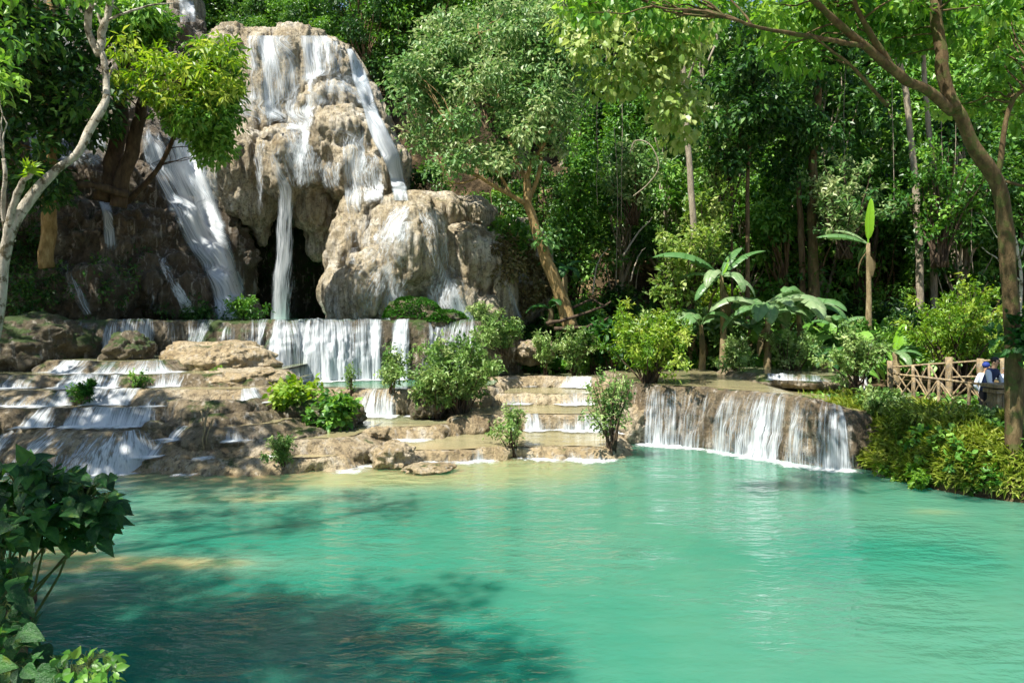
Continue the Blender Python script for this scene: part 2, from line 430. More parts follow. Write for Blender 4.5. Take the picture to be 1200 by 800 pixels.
# ------------------------------------------------------------------ terrain
def sst(a, b, x): t = np.clip((x - a) / (b - a), 0, 1); return t * t * (3 - 2 * t)
def hill(x, y):
    x = np.asarray(x, float); y = np.asarray(y, float)
    t = y - (28.0 + .10 * np.abs(x - 6))
    right = 1.45 + .10 * np.clip(t, 0, 5) + .95 * np.clip(t - 4, 0, 22) + .35 * np.clip(t - 26, 0, 60)
    tl = y - 39.6
    left = 2.6 + np.clip(tl * 6, 0, 13.0) + .45 * np.clip(tl - 3, 0, 60)
    w = sst(-2.5, 1.0, x)
    z = left * (1 - w) + right * w
    z = np.where(y < 24, np.minimum(z, .6), z)
    p = np.stack([x, y, x * 0], -1)
    return z + (.7 * fbm(p * .25, 4, 5) + .25 * fbm(p * 1.1, 3, 9)) * sst(26, 31, y) + .05 * fbm(p * 1.3, 2, 4)
nx, ny = 300, 170
gx = np.linspace(-75, 80, nx); gy = np.concatenate([np.linspace(20.5, 48, 120), np.linspace(48.8, 120, 50)])
X, Y = np.meshgrid(gx, gy); Z = hill(X, Y)
Z = np.where((Y < 26.5), np.minimum(Z, np.where(X > 2.0, 1.1, .4)), Z)
def grid_faces(r, c):
    i = np.arange(r - 1)[:, None] * c; j = np.arange(c - 1)[None]
    return np.stack([i + j, i + j + 1, i + c + j + 1, i + c + j], -1).reshape(-1, 4)
o = link('hillside', mesh_np('hillside', np.stack([X, Y, Z], -1), grid_faces(*X.shape), mat=M['soil']))
tag(o, 'steep brown forest hillside rising behind the waterfalls and terraces', None, None, 'structure')

# pool bed / ground: one wide sheet under everything
gx2 = np.linspace(-120, 120, 60); gy2 = np.linspace(-60, 140, 60); X, Y = np.meshgrid(gx2, gy2)
o = link('ground', mesh_np('ground', np.stack([X, Y, X * 0 - 1.6], -1), grid_faces(60, 60), mat=M['sand']))
tag(o, 'sandy ground lying under the pool and the banks', None, None, 'structure')

# main pool
xs = np.linspace(-24, 26, 400); ys = np.linspace(2.0, 25, 240); X, Y = np.meshgrid(xs, ys)
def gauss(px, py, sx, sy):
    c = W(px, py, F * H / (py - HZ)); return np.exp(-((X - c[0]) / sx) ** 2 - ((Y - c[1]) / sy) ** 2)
dep_shade = np.ones_like(X)
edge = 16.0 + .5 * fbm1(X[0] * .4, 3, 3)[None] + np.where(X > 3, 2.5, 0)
dep_shade = np.minimum(dep_shade, np.clip((edge - Y) / 3.2, 0, 1) * .9 + .02 + .9 * sst(0.8, 3.0, X))
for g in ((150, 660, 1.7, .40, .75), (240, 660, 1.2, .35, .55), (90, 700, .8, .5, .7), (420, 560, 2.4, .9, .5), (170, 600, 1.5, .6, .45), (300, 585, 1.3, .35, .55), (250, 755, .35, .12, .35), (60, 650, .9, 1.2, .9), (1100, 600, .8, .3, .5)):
    dep_shade = dep_shade - g[4] * gauss(*g[:4])
dep_shade = dep_shade * (.50 + .5 * np.clip(gauss(330, 740, 3.6, 2.6) + .8 * gauss(150, 640, 3.5, 3.0) + .5 * gauss(480, 600, 2.6, 2.0) + .7 * gauss(1020, 650, 2.2, 1.2) + gauss(430, 790, 1.6, 1.1), 0, 1))  # darker tone painted over the pool where shade and the bank's reflection fall
dep_shade = np.clip(dep_shade, 0.0, 1)
o = link('water', mesh_np('water', np.stack([X, Y, X * 0], -1), grid_faces(*X.shape), attrs={'depth_shade': dep_shade.ravel()}, mat=M['water']))
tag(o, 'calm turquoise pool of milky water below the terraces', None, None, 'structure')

# ------------------------------------------------------------------ travertine ledges with water
def moving(a, w):
    k = np.ones(w) / w; p = np.concatenate([np.repeat(a[:1], w // 2, 0), a, np.repeat(a[-1:], w - 1 - w // 2, 0)])
    return np.stack([np.convolve(p[:, j], k, 'valid') for j in range(a.shape[1])], -1)

def ledge(label, rim, ztop, zbot, back, mat, seed, wiggle=.22, bulge=.12, dome=0.0, ends=True, water=True, wdepth=.35, ds=.055, cat='rock ledge', name='rock_ledge', rough=1.0):
    """rim: (px, D[, z]) along the front edge from left to right"""
    P = np.array([[(r[0] - CX) / F * r[1], r[1], r[2] if len(r) > 2 else ztop] for r in rim], float)
    if ends:
        P = np.concatenate([[P[0] + [-.25, back * .55, 0]], P, [P[-1] + [.25, back * .55, 0]]])
    L = np.concatenate([[0], np.cumsum(np.linalg.norm(np.diff(P[:, :2], axis=0), axis=1))])
    s = np.arange(0, L[-1], ds); C = np.stack([np.interp(s, L, P[:, k]) for k in range(3)], -1)
    C = moving(C, 9)
    t = np.gradient(C[:, :2], axis=0); t = unit(t); N = np.stack([t[:, 1], -t[:, 0]], -1)
    C[:, :2] += N * (wiggle * fbm1(s * .55, 3, seed) + wiggle * .4 * fbm1(s * 2.1, 2, seed + 9))[:, None]
    C = moving(C, 5)
    t = unit(np.gradient(C[:, :2], axis=0)); N = moving(np.stack([t[:, 1], -t[:, 0]], -1), 9); N = unit(N)
    zt = C[:, 2] + .025 * fbm1(s * 1.7, 2, seed + 3)
    h = zt - zbot; n = len(s)
    rows_o, rows_z = [], []
    tops = [(-back, -.10), (-back * .6, -.05), (-back * .3, -.045), (-.7, -.04), (-.4, -.03), (-.22, .0), (-.1, .022), (-.02, .015), (.05, -.03)]
    K = max(9, int(np.max(h) / .06))
    V = np.zeros((n, len(tops) + K + 1, 3)); O = np.zeros((n, len(tops) + K + 1))
    for k, (off, dz) in enumerate(tops):
        if off < -.15:
            V[:, k, 0] = C[:, 0] + N[:, 0] * -.15; V[:, k, 1] = C[:, 1] - N[:, 1] * .15 + (-off - .15)
        else:
            V[:, k, :2] = C[:, :2] + N * off
        V[:, k, 2] = zt + dz - dome * np.exp(-((off) / .5) ** 2) * .0
        O[:, k] = off
    for k in range(K + 1):
        f = k / K
        off = .08 + bulge * math.sin(math.pi * min(1, f * 1.05)) - .05 * f + dome * (1 - (1 - f) ** 2) 
        z = zt - .07 - f * (h - .05)
        q = np.stack([C[:, 0], C[:, 1], z], -1)
        off = off + rough * ((.22 * fbm(q * np.array([1.1, 1.1, .8]), 3, seed + 1) + .30 * np.abs(fbm(q * np.array([2.6, 2.6, 1.0]), 3, seed + 2)) + .20 * np.abs(fbm(q * np.array([7, 7, 3.5]), 3, seed + 4)) + .07 * np.abs(fbm(q * np.array([19, 19, 11]), 2, seed + 5)) - .10) * min(1, .25 + f * 2.5))
        V[:, len(tops) + k, :2] = C[:, :2] + N * off[:, None]; V[:, len(tops) + k, 2] = z; O[:, len(tops) + k] = off
    # rough tops
    for k in range(3, len(tops)):
        q = V[:, k]; V[:, k, 2] += rough * (.04 * fbm(q * 2.0, 3, seed + 6) + .06 * np.abs(fbm(q * 6.0, 3, seed + 7)) - .02)
    nr = V.shape[1]
    o = link(name, mesh_np(name, V.reshape(-1, 3), grid_faces(n, nr)[:, ::-1], mat=mat))
    tag(o, label, cat, 'travertine ledges of the stepped terraces' if cat == 'rock ledge' else None)
    if water:
        Vw = np.zeros((n, 3, 3))
        for k, off in enumerate((-.16, -.6, -back)):
            Vw[:, k, 0] = C[:, 0] - N[:, 0] * .15; Vw[:, k, 1] = C[:, 1] - N[:, 1] * .15 + (-off - .15); Vw[:, k, 2] = C[:, 2] + .012 - (.004 if k == 2 else 0)
        w = link('water', mesh_np('water', Vw.reshape(-1, 3), grid_faces(n, 3)[:, ::-1], attrs={'depth_shade': np.tile([wdepth * .3, wdepth * .7, wdepth], n)}, mat=M['water_small']))
        tag(w, 'thin sheet of shallow water standing on ' + label[:60].rsplit(' ', 1)[0].lower(), None, None, 'structure')
    return dict(C=C, N=N, O=O, V=V, s=s, zt=zt, nt=len(tops), zbot=zbot, obj=o, wl=C[:, 0] / C[:, 1] * F + CX)

def curtain(L, label, spans, mat='falls', seed=1, zend=None, foam=True, throw=.05, group='small falls between the terraces'):
    """spans: (px0, px1, cover) columns of the ledge that carry falling water; one waterfall thing"""
    px = L['wl']; V = L['V']; n, nr, _ = V.shape
    cover = np.zeros(n) - .6
    for a, b, c in spans:
        e = np.minimum(px - a, b - px) / 7.0
        cover = np.maximum(cover, np.where(e > -1, c * np.clip(e * .5 + .5, 0, 1) + (np.clip(e, -1, 0)) * .6, -.6))
    use = cover > -.55
    cover = cover - .10 + .50 * fbm1(L['s'] * 1.1, 4, seed) 
    k0 = L['nt'] - 4
    rows = list(range(k0, nr))
    zend = L['zbot'] if zend is None else zend
    P = V[:, rows].copy(); O = L['O'][:, rows].copy()
    fall = np.maximum(0, L['zt'][:, None] - P[:, :, 2])
    O = np.maximum.accumulate(O, axis=1) + .03 + throw * np.sqrt(fall) 
    O = O + .02 * fbm(np.stack([L['s'][:, None] * 6 + 0 * O, fall * .8, 0 * O], -1), 2, seed)
    P[:, :, :2] = L['C'][:, None, :2] + L['N'][:, None] * O[:, :, None]
    P[:, :3, 2] += .02
    P[:, :, 2] = np.maximum(P[:, :, 2], zend + .0)
    m = len(rows)
    uv = np.stack([np.repeat(L['s'][:, None], m, 1), fall], -1)
    top = np.clip(1 - fall / .25, 0, 1)
    cv = cover[:, None] - .15 * top + .12 * np.clip(fall / (L['zt'][:, None] - zend + .01), 0, 1) ** 2
    cv[:, 0] = -.5
    fc = grid_faces(n, m)[:, ::-1]
    keep = use[fc[:, 0] // m] | use[fc[:, 2] // m]
    idx = np.where(use)[0]; runs = np.split(idx, np.where(np.diff(idx) > 1)[0] + 1)
    c0 = P[use].reshape(-1, 3); base = np.array([c0[:, 0].mean(), c0[:, 1].min(), zend])
    root = empty('waterfall', base)
    tag(root, label, 'waterfall', group)
    for r in runs:
        if len(r) < 3: continue
        part('falling_water', mesh_np('falling_water', P[r].reshape(-1, 3), grid_faces(len(r), m)[:, ::-1], attrs={'cover': cv[r].ravel()}, uv=uv[r].reshape(-1, 2), mat=M[mat]), root)
    if foam:
        R = [(-.15, .75), (.10, .8), (.35, .5), (.7, .15), (1.1, -.3)]
        Vf = np.zeros((n, len(R), 3)); cf = np.zeros((n, len(R)))
        for k, (d, c) in enumerate(R):
            wv = d * (1 + .5 * fbm1(L['s'] * 1.1, 2, seed + 5))
            Vf[:, k, :2] = L['C'][:, :2] + L['N'] * (O[:, -1] + wv)[:, None]; Vf[:, k, 2] = zend + .03 - .004 * k
            cf[:, k] = c - .12 + .6 * np.minimum(.1, cover - .42) + .35 * fbm1(L['s'] * 1.6, 3, seed + 8)
        for r in runs:
            if len(r) < 3: continue
            part('foam', mesh_np('foam', Vf[r].reshape(-1, 3), grid_faces(len(r), len(R)), attrs={'cover': cf[r].ravel()}, mat=M['foam']), root)
    return root

TG, TT, TR = M['ledge_grey'], M['ledge_tan'], M['travertine']
LU = ledge('broad travertine wall of the upper terrace with a straight level rim', [(-90, 20.6), (60, 22.3), (160, 23), (300, 23.5), (400, 24.4), (480, 24.4), (560, 24.4), (598, 25.5)], 3.25, .9, 9.5, M['mossrock'], 11, wiggle=.75, bulge=.25, rough=1.3, cat='rock terrace', name='rock_terrace', wdepth=1)
curtain(LU, 'wide curtain of white water over the straight rim of the upper terrace', [(80, 120, .66), (124, 186, .74), (190, 256, .76), (260, 320, .70), (318, 452, .80), (460, 482, .76), (494, 562, .60)], seed=3, zend=1.27, throw=.12, group=None)
L5 = ledge('highest short step of the left cascade below the mossy boulder', [(55, 20.0), (110, 19.6), (185, 19.8), (220, 20.4)], 2.15, 1.6, 3.6, TG, 21, wdepth=.5, wiggle=.42, dome=.16, bulge=.18)
curtain(L5, 'thin blue fringe of water on the highest short step of the left cascade', [(70, 112, .72), (116, 196, .70)], seed=4, zend=1.87)
L4 = ledge('grey ledge second from the top of the left cascade', [(-70, 18.5), (40, 18.5), (140, 18.6), (205, 18.9), (300, 19.4)], 1.85, 1.3, 3.2, TG, 22, wdepth=.5, wiggle=.42, dome=.16, bulge=.18)
curtain(L4, 'low row of spilling water on the second ledge from the top at left', [(4, 60, .68), (66, 146, .66), (180, 222, .68)], seed=5, zend=1.57)
L3 = ledge('long tan ledge halfway up the left cascade', [(-90, 17.5), (0, 17.6), (90, 17.6), (130, 17.9), (200, 17.8), (290, 18.1), (312, 18.7)], 1.55, 1.0, 3.0, TR, 23, wdepth=.3, wiggle=.42, dome=.16, bulge=.18)
curtain(L3, 'white spill over the tan ledge halfway up the left cascade', [(4, 92, .76), (104, 168, .76), (180, 212, .56), (278, 304, .74)], seed=6, zend=1.24)
L3b = ledge('narrow grey step right of the tan halfway ledge', [(180, 17.4), (240, 17.2), (298, 17.4), (308, 18)], 1.36, .8, 2.0, TG, 24, water=False)
L3c = ledge('low grey step right of the cascade with roots', [(205, 17.0), (260, 16.8), (302, 17.2)], 1.10, .5, 1.8, TG, 25, water=False)
L3d = ledge('thin rounded step between the low grey step and the flat tan shelf', [(198, 16.8), (250, 16.5), (310, 16.7), (335, 17.2)], .86, .2, 1.6, TG, 43, wdepth=.3, wiggle=.4, dome=.14, bulge=.18)
curtain(L3d, 'thin trickles over the rounded step left of the earth mound', [(206, 226, .70), (262, 300, .52)], seed=21, zend=.6)
L3e = ledge('wide low rounded step just behind the flat tan shelf', [(172, 16.5), (230, 16.2), (300, 16.3), (370, 16.5), (410, 16.9), (428, 17.4)], .58, -.1, 1.6, TR, 44, wdepth=.3, wiggle=.4, dome=.14, bulge=.18)
curtain(L3e, 'broken trickles over the wide low step behind the flat tan shelf', [(180, 204, .72), (240, 262, .55), (318, 342, .5)], seed=22, zend=.29)
L2 = ledge('second ledge from the pool in the left cascade', [(-60, 16.9), (60, 17.1), (130, 17.0), (190, 17.2), (218, 17.8)], 1.22, .5, 2.2, TG, 26, wdepth=.3, wiggle=.42, dome=.16, bulge=.18)
curtain(L2, 'frothy blue spill on the second ledge above the pool at left', [(40, 76, .70), (80, 186, .76)], seed=7, zend=.84)
L1 = ledge('rounded dome ledge at the foot of the left cascade', [(-30, 17.4), (30, 16.8), (70, 16.4), (110, 16.2), (155, 16.3), (200, 16.9), (215, 17.6)], .80, -.4, 2.2, TR, 27, bulge=.2, dome=.45, wdepth=.2)
curtain(L1, 'broad white spill over the rounded dome ledge into the pool at left', [(8, 34, .70), (50, 200, .80)], seed=8, zend=.0, mat='falls_dome')
L0 = ledge('flat tan shelf just above the pool right of the left cascade', [(150, 16.1), (200, 15.7), (260, 15.8), (330, 15.7), (400, 16.0), (425, 16.6)], .27, -.5, 2.8, TT, 28, wdepth=.25, rough=1.3)
curtain(L0, 'trickles over the flat tan shelf beside the pool', [(385, 420, 0.60), (215, 240, 0.30)], seed=9, zend=.0)
LM = ledge('pale rim of the pool below the upper curtain', [(330, 21.8), (400, 21.6), (440, 21.2), (480, 21.2), (520, 21.0), (560, 21.6), (585, 22.4)], 1.25, .3, 5.0, TR, 31, wdepth=1)
curtain(LM, 'short white chute pouring between two shrubs in the middle terraces', [(424, 470, 0.68), (482, 496, 0.50)], seed=10, zend=.56, throw=.45)
LN = ledge('curved tan rim of the small basin under the chute', [(345, 18.9), (395, 18.7), (430, 18.4), (475, 18.5), (520, 18.9), (545, 19.6)], .53, -.2, 3.2, TT, 32, wdepth=.45, wiggle=.3)
curtain(LN, 'thin spill over the curved tan rim under the chute', [(455, 500, 0.45)], seed=11, zend=.25)
M1 = ledge('long low shelf along the middle edge of the pool', [(415, 17.4), (470, 16.9), (540, 16.9), (620, 17.3), (690, 17.4), (712, 17.2), (728, 18.0)], .24, -.5, 3.2, TT, 33, wdepth=.25, rough=1.2)
curtain(M1, 'fine dripping spill along the low middle shelf of the pool', [(486, 580, 0.55), (600, 712, 0.46)], seed=12, zend=0)
M2 = ledge('dark edged terrace with a dripping row behind the low middle shelf', [(530, 19.4), (580, 19.8), (640, 19.9), (700, 19.9), (745, 19.5), (765, 20.0)], .68, 0, 3.2, TR, 34, wdepth=.3)
curtain(M2, 'row of dripping white strands on the terrace behind the low middle shelf', [(612, 740, 0.65)], seed=13, zend=.27)
M3 = ledge('pale step in the middle terraces between shrubs', [(545, 21.9), (610, 22.2), (690, 22.3), (750, 21.6)], 1.0, .4, 2.8, TT, 35, wdepth=.25)
curtain(M3, 'thin spill on the pale middle step between shrubs', [(585, 625, 0.50), (650, 700, 0.60)], seed=14, zend=.72)
M4 = ledge('highest middle terrace rim in front of two small shrubs', [(560, 24.0), (640, 24.5), (660, 24.3), (700, 23.9), (750, 22.6)], 1.35, .7, 4.5, TR, 36, wdepth=.5)
curtain(M4, 'small white spill on the highest middle terrace rim', [(658, 696, 0.90), (608, 625, 0.45)], seed=15, zend=1.04)
R1 = ledge('curved rock wall of the right waterfall with a wide shallow basin on top', [(744, 20.2), (762, 19.7), (800, 19.4), (850, 18.6), (900, 17.7), (950, 16.8), (982, 16.4, 1.36), (1003, 16.5, 1.2), (1030, 17.4, 1.15)], 1.5, -.5, 11, M['wetwall'], 41, wiggle=.2, bulge=.1, dome=.18, cat='rock terrace', name='rock_terrace', wdepth=.22)
curtain(R1, 'wide white waterfall over the curved rock wall into the turquoise pool at right', [(760, 935, .60), (930, 992, .74), (1000, 1012, .44)], seed=16, zend=0, throw=.16, group=None)
R2 = ledge('thin dripping rim in the shallow basin above the right waterfall', [(885, 21.4), (920, 21.3), (975, 21.0), (1000, 22)], 1.64, 1.3, 5.0, TG, 42, wdepth=.5)
curtain(R2, 'small dripping row in the basin above the right waterfall', [(896, 972, 0.60)], seed=17, zend=1.53, foam=False)

# ------------------------------------------------------------------ cliffs: melted bulbs of travertine, remeshed to one surface
def rockmass(name, bulbs, boxes, voxel, mat, seed, flute=.28, rough=.16, smooth=5, clip=None):
    bm = bmesh.new()
    for b in bulbs:
        px, py, D, rx, rz = b[:5]; ry = b[5] if len(b) > 5 else None
        c = W(px, py, D); k = D / F
        sx, sz = rx * k, rz * k; sy = ry if ry else (sx + sz) / 2
        tl = b[6] if len(b) > 6 else 0
        m = Matrix.Translation(c) @ Matrix.Rotation(math.radians(tl), 4, 'Y') @ Matrix.Diagonal((sx, sy, sz, 1))
        bmesh.ops.create_icosphere(bm, subdivisions=4, radius=1, matrix=m)
    for c, s in boxes:
        bmesh.ops.create_cube(bm, size=1, matrix=Matrix.Translation(c) @ Matrix.Diagonal((*s, 1)))
    me = bpy.data.meshes.new('t'); bm.to_mesh(me); bm.free()
    o = bpy.data.objects.new('t', me); COL.objects.link(o)
    r = o.modifiers.new('r', 'REMESH'); r.mode = 'VOXEL'; r.voxel_size = voxel; r.adaptivity = 0
    s = o.modifiers.new('s', 'SMOOTH'); s.iterations = smooth; s.factor = .5
    dg = bpy.context.evaluated_depsgraph_get(); ev = o.evaluated_get(dg)
    m2 = bpy.data.meshes.new_from_object(ev)
    bpy.data.objects.remove(o); bpy.data.meshes.remove(me)
    n = len(m2.vertices); V = np.empty(n * 3, np.float32); m2.vertices.foreach_get('co', V); V = V.reshape(-1, 3).astype(float)
    N = np.empty(n * 3, np.float32); m2.vertex_normals.foreach_get('vector', N); N = N.reshape(-1, 3).astype(float)
    hz = np.sqrt(np.clip(1 - N[:, 2] ** 2, 0, 1))
    d = flute * (1.5 * np.abs(fbm(V * np.array([1.5, 1.5, .18]), 3, seed)) - .3) * hz + flute * (.9 * np.abs(fbm(V * np.array([4.2, 4.2, .45]), 3, seed + 3)) - .2) * hz
    d += rough * fbm(V * .9, 4, seed + 5) * 1.6 + rough * .9 * np.abs(fbm(V * 3.2, 3, seed + 7))
    V = V + N * d[:, None]
    if clip is not None: V[:, 2] = np.minimum(V[:, 2], clip(V))
    m2.vertices.foreach_set('co', V.astype(np.float32).ravel()); m2.update()
    m2.polygons.foreach_set('use_smooth', np.ones(len(m2.polygons), bool))
    m2.materials.clear(); m2.materials.append(mat); m2.name = name
    return link(name, m2)

main_bulbs = [
 # top wall
 (285, 110, 37, 40, 95, 2.6), (320, 125, 36.5, 45, 90, 2.6), (360, 110, 36.5, 45, 85, 2.8), (395, 120, 36.8, 40, 75, 2.8), (430, 170, 36.8, 38, 75, 2.6), (452, 215, 36, 28, 55, 2.2), (280, 200, 37, 50, 80, 2.5), (350, 180, 37.5, 60, 90, 2),
 (300, 70, 37.5, 45, 38, 2.4), (350, 68, 37.5, 45, 32, 2.4), (395, 78, 37.8, 38, 35, 2.4),
 # left bulb with its drips
 (289, 205, 33.6, 36, 55, 2.2), (272, 190, 34, 26, 45, 1.9), (305, 230, 33.4, 22, 42, 1.4), (308, 262, 33.6, 11, 28, .7), (282, 235, 34, 22, 32, 1.3), (298, 160, 34.8, 30, 35, 1.8),
 # middle domes
 (333, 172, 33.6, 26, 24, 1.6), (352, 188, 33, 36, 28, 2.0), (372, 205, 32.8, 32, 22, 1.8), (340, 205, 32.8, 26, 36, 1.6), (320, 185, 33.6, 16, 22, 1.2),
 (392, 128, 34.2, 32, 30, 2), (372, 150, 34, 26, 40, 1.8), (405, 160, 33.4, 40, 34, 2.2), (430, 178, 33.6, 32, 42, 2), (388, 185, 33, 34, 26, 1.8),
 (412, 205, 32.6, 28, 38, 1.8), (438, 215, 32.6, 22, 45, 1.6), (455, 205, 33.4, 18, 42, 1.6), (395, 200, 32.8, 22, 22, 1.4),
 # bulb hanging in the cave and the wall beside it
 (374, 248, 33.6, 25, 32, 1.4), (378, 278, 33.8, 16, 28, 1.0),
 (428, 268, 31.8, 26, 50, 1.6), (412, 305, 31.2, 28, 55, 1.6), (400, 345, 30.6, 22, 45, 1.4), (440, 250, 32.4, 24, 30, 1.5),
]
mound = [
 (440, 340, 27.8, 40, 52, 1.9), (418, 356, 28.2, 30, 46, 1.6), (458, 318, 28.4, 26, 45, 1.5), (464, 262, 29.4, 24, 36, 1.5), (450, 290, 29.2, 22, 34, 1.3),
 (486, 296, 27.4, 34, 50, 1.9), (490, 268, 27.8, 26, 34, 1.6), (480, 318, 27.5, 30, 32, 1.6),
 (522, 252, 30.4, 34, 26, 1.6), (494, 244, 30.2, 34, 20, 1.6), (556, 256, 30.8, 26, 26, 1.4),
 (552, 306, 29.2, 34, 44, 1.5), (570, 316, 29.3, 24, 46, 1.3), (532, 292, 29.6, 20, 28, 1.2),
 (530, 356, 28.0, 32, 30, 1.6), (516, 336, 28.5, 14, 34, 1.1), (592, 346, 29.0, 16, 40, 1.1), (608, 352, 30, 18, 30, 1.1), (572, 364, 28.6, 26, 18, 1.2),
 (500, 335, 32.4, 105, 95, 2.0), (610, 320, 32.0, 36, 66, 1.3),
]
left_bulbs = [
 (60, 275, 28.5, 75, 60, 2.5), (130, 235, 30, 60, 60, 2.2), (110, 290, 28, 55, 55, 2.2), (165, 300, 28.5, 45, 60, 2.2), (20, 320, 27, 50, 60, 2.4), (60, 350, 26.5, 60, 40, 2), (130, 350, 27, 50, 40, 2),
 (195, 330, 28, 40, 38, 1.8), (228, 350, 27.8, 32, 28, 1.6), (205, 300, 29.4, 28, 50, 1.8), (175, 230, 31, 24, 60, 1.8), (160, 180, 33, 30, 60, 2), (240, 330, 29.5, 20, 40, 1.4), (262, 372, 28, 34, 16, 1.2),
 (200, 190, 35.5, 50, 80, 1.8), (230, 260, 34.4, 45, 80, 1.8), (255, 320, 33.2, 36, 70, 1.6), (100, 170, 34, 90, 120, 2.4), (20, 150, 33, 90, 130, 2.6), (90, 80, 37, 110, 110, 2), (200, 100, 38, 60, 80, 2), (-40, 260, 29, 60, 110, 2.6), (-90, 200, 31, 80, 150, 3), (40, 210, 30, 60, 50, 2.4),
]
def clip_main(V): 
    px = V[:, 0] / V[:, 1] * F + CX
    py = np.interp(px, [0, 255, 275, 330, 380, 415, 440, 475, 520], [35, 40, 36, 43, 46, 60, 100, 180, 205])
    return H + (HZ - py) / F * 36.5 + .12 * fbm(V * 1.3, 3, 8)
cliff = rockmass('cliff', main_bulbs, [], .10, M['cliff'], 51, .46, .12, 4, clip_main)
tag(cliff, 'tall pale travertine cliff with melted bulbs and dark caves behind the main waterfall', None, None, 'structure')
mnd = rockmass('cliff', mound, [(tuple(W(510, 315, 32.2)), (4.4, 2.0, 6.0))], .09, M['cliff'], 61, .38, .09, 4, lambda V: H + (HZ - 226) / F * 30 + 0 * V[:, 2] + .06 * fbm(V * 1.5, 2, 4))
tag(mnd, 'smooth tan travertine mound with rounded boulders between the main falls and the leaning tree', None, None, 'structure')
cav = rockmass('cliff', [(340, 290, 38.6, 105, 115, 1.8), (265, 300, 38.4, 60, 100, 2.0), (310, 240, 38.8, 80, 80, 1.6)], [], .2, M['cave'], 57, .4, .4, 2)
tag(cav, 'mossy cave wall with shade painted into its colour behind the plunging main waterfall', None, None, 'structure')
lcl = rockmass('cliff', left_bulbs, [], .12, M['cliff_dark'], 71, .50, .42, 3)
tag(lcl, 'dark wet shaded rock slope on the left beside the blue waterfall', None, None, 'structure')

# ---- water running over the cliffs: strips laid on the rock, hanging free below overhangs
def bvh_of(objs):
    Vs, Ps, n = [], [], 0
    for o in objs:
        me = o.data; Vs += [v.co.copy() for v in me.vertices]; Ps += [[i + n for i in p.vertices] for p in me.polygons]; n = len(Vs)
    return BVHTree.FromPolygons(Vs, Ps)
upc = rockmass('cliff', [(218, 10, 47, 17, 30, 1.4), (212, -10, 47.4, 16, 24, 1.3), (226, 26, 46.6, 12, 14, 1.0)], [], .16, M['cliff'], 77, .3, .12, 4)
tag(upc, 'small grey rock face of a higher fall glimpsed above the bright crown', None, None, 'structure')
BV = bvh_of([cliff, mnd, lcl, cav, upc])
def fallstrip(root, rows, mat, cover, seed, Dfar=38.0, back=.03, off=.09, nu=None, edge=.7, var=.42, vf=.55, top=None, bot=None):
    """rows: (px_left, px_right, py) from top to bottom"""
    R = spline(np.array(rows, float), max(12, int((rows[-1][2] - rows[0][2]) / 3)))
    nv = len(R); nu = nu or max(6, int(np.max(R[:, 1] - R[:, 0]) / 2.0))
    D = np.zeros((nv, nu)); HIT = np.zeros((nv, nu), bool); org = Vector((0, 0, H))
    PX = R[:, 0:1] + (R[:, 1:2] - R[:, 0:1]) * np.linspace(0, 1, nu)[None]
    PX = PX + 2.0 * fbm(np.stack([PX * .05, np.repeat(R[:, 2:3], nu, 1) * .04, PX * 0], -1), 3, seed)
    PY = np.repeat(R[:, 2:3], nu, 1)
    for i in range(nv):
        for j in range(nu):
            d = Vector(((PX[i, j] - CX) / F, 1.0, (HZ - PY[i, j]) / F))
            hit = BV.ray_cast(org, d.normalized())
            D[i, j] = hit[0].y if hit[0] is not None else Dfar; HIT[i, j] = hit[0] is not None
    Dm = D.copy(); Dm[:-1] = np.minimum(Dm[:-1], D[1:]); Dm[:-2] = np.minimum(Dm[:-2], D[2:]); Dm[1:] = np.minimum(Dm[1:], D[:-1])
    D[:, 1:-1] = np.minimum(np.minimum(Dm[:, 1:-1], Dm[:, :-2] + .12), Dm[:, 2:] + .12); D[:, 0] = Dm[:, 0]; D[:, -1] = Dm[:, -1]
    for i in range(1, nv): D[i] = np.minimum(D[i], D[i - 1] + back)
    k = np.array([1, 2, 3, 2, 1]) / 9
    sm = lambda a: np.stack([np.convolve(np.pad(a[i], 2, 'edge'), k, 'valid') for i in range(len(a))])
    D2 = sm(sm(D).T).T
    D2 = np.minimum(D2 - off, D - .03)
    P = np.stack([(PX - CX) / F * D2, D2, H + (HZ - PY) / F * D2], -1)
    du = np.concatenate([np.zeros((nv, 1)), np.cumsum(np.linalg.norm(np.diff(P, axis=1), axis=2), 1)], 1)
    dv = np.concatenate([np.zeros((1, nu)), np.cumsum(np.linalg.norm(np.diff(P, axis=0), axis=2), 0)], 0)
    u = np.linspace(-1, 1, nu)[None]; e = 1 - np.abs(u)
    if top is None: top = rows[0][2] > 60
    if bot is None: bot = rows[-1][2] < 360
    tv = np.linspace(0, 1, nv)[:, None]
    cv = cover - .04 - edge * (1 - np.clip(e * 3.0, 0, 1)) ** 1.3 + var * fbm(np.stack([du * vf, dv * .12, du * 0 + seed], -1), 3, seed + 1) + .15 * fbm(np.stack([du * 1.2, dv * .9, du * 0], -1), 2, seed + 2)
    dry = ~np.logical_or.accumulate(HIT, axis=0)
    dd = dry.copy(); dd[1:] |= dry[:-1]; dd[:, 1:] |= dry[:, :-1]; dd[:, :-1] |= dry[:, 1:]
    cv = np.where(dd, -1.0, cv)      # no water where there is no rock under or above it
    if top: cv = cv - .7 * (1 - np.clip(tv * 6, 0, 1))
    if bot: cv = cv - .7 * (1 - np.clip((1 - tv) * 4, 0, 1))
    me = mesh_np('falling_water', P.reshape(-1, 3), grid_faces(nv, nu), attrs={'cover': cv.ravel()}, uv=np.stack([du + seed * 3.1, dv], -1).reshape(-1, 2), mat=M[mat])
    return part('falling_water', me, root)

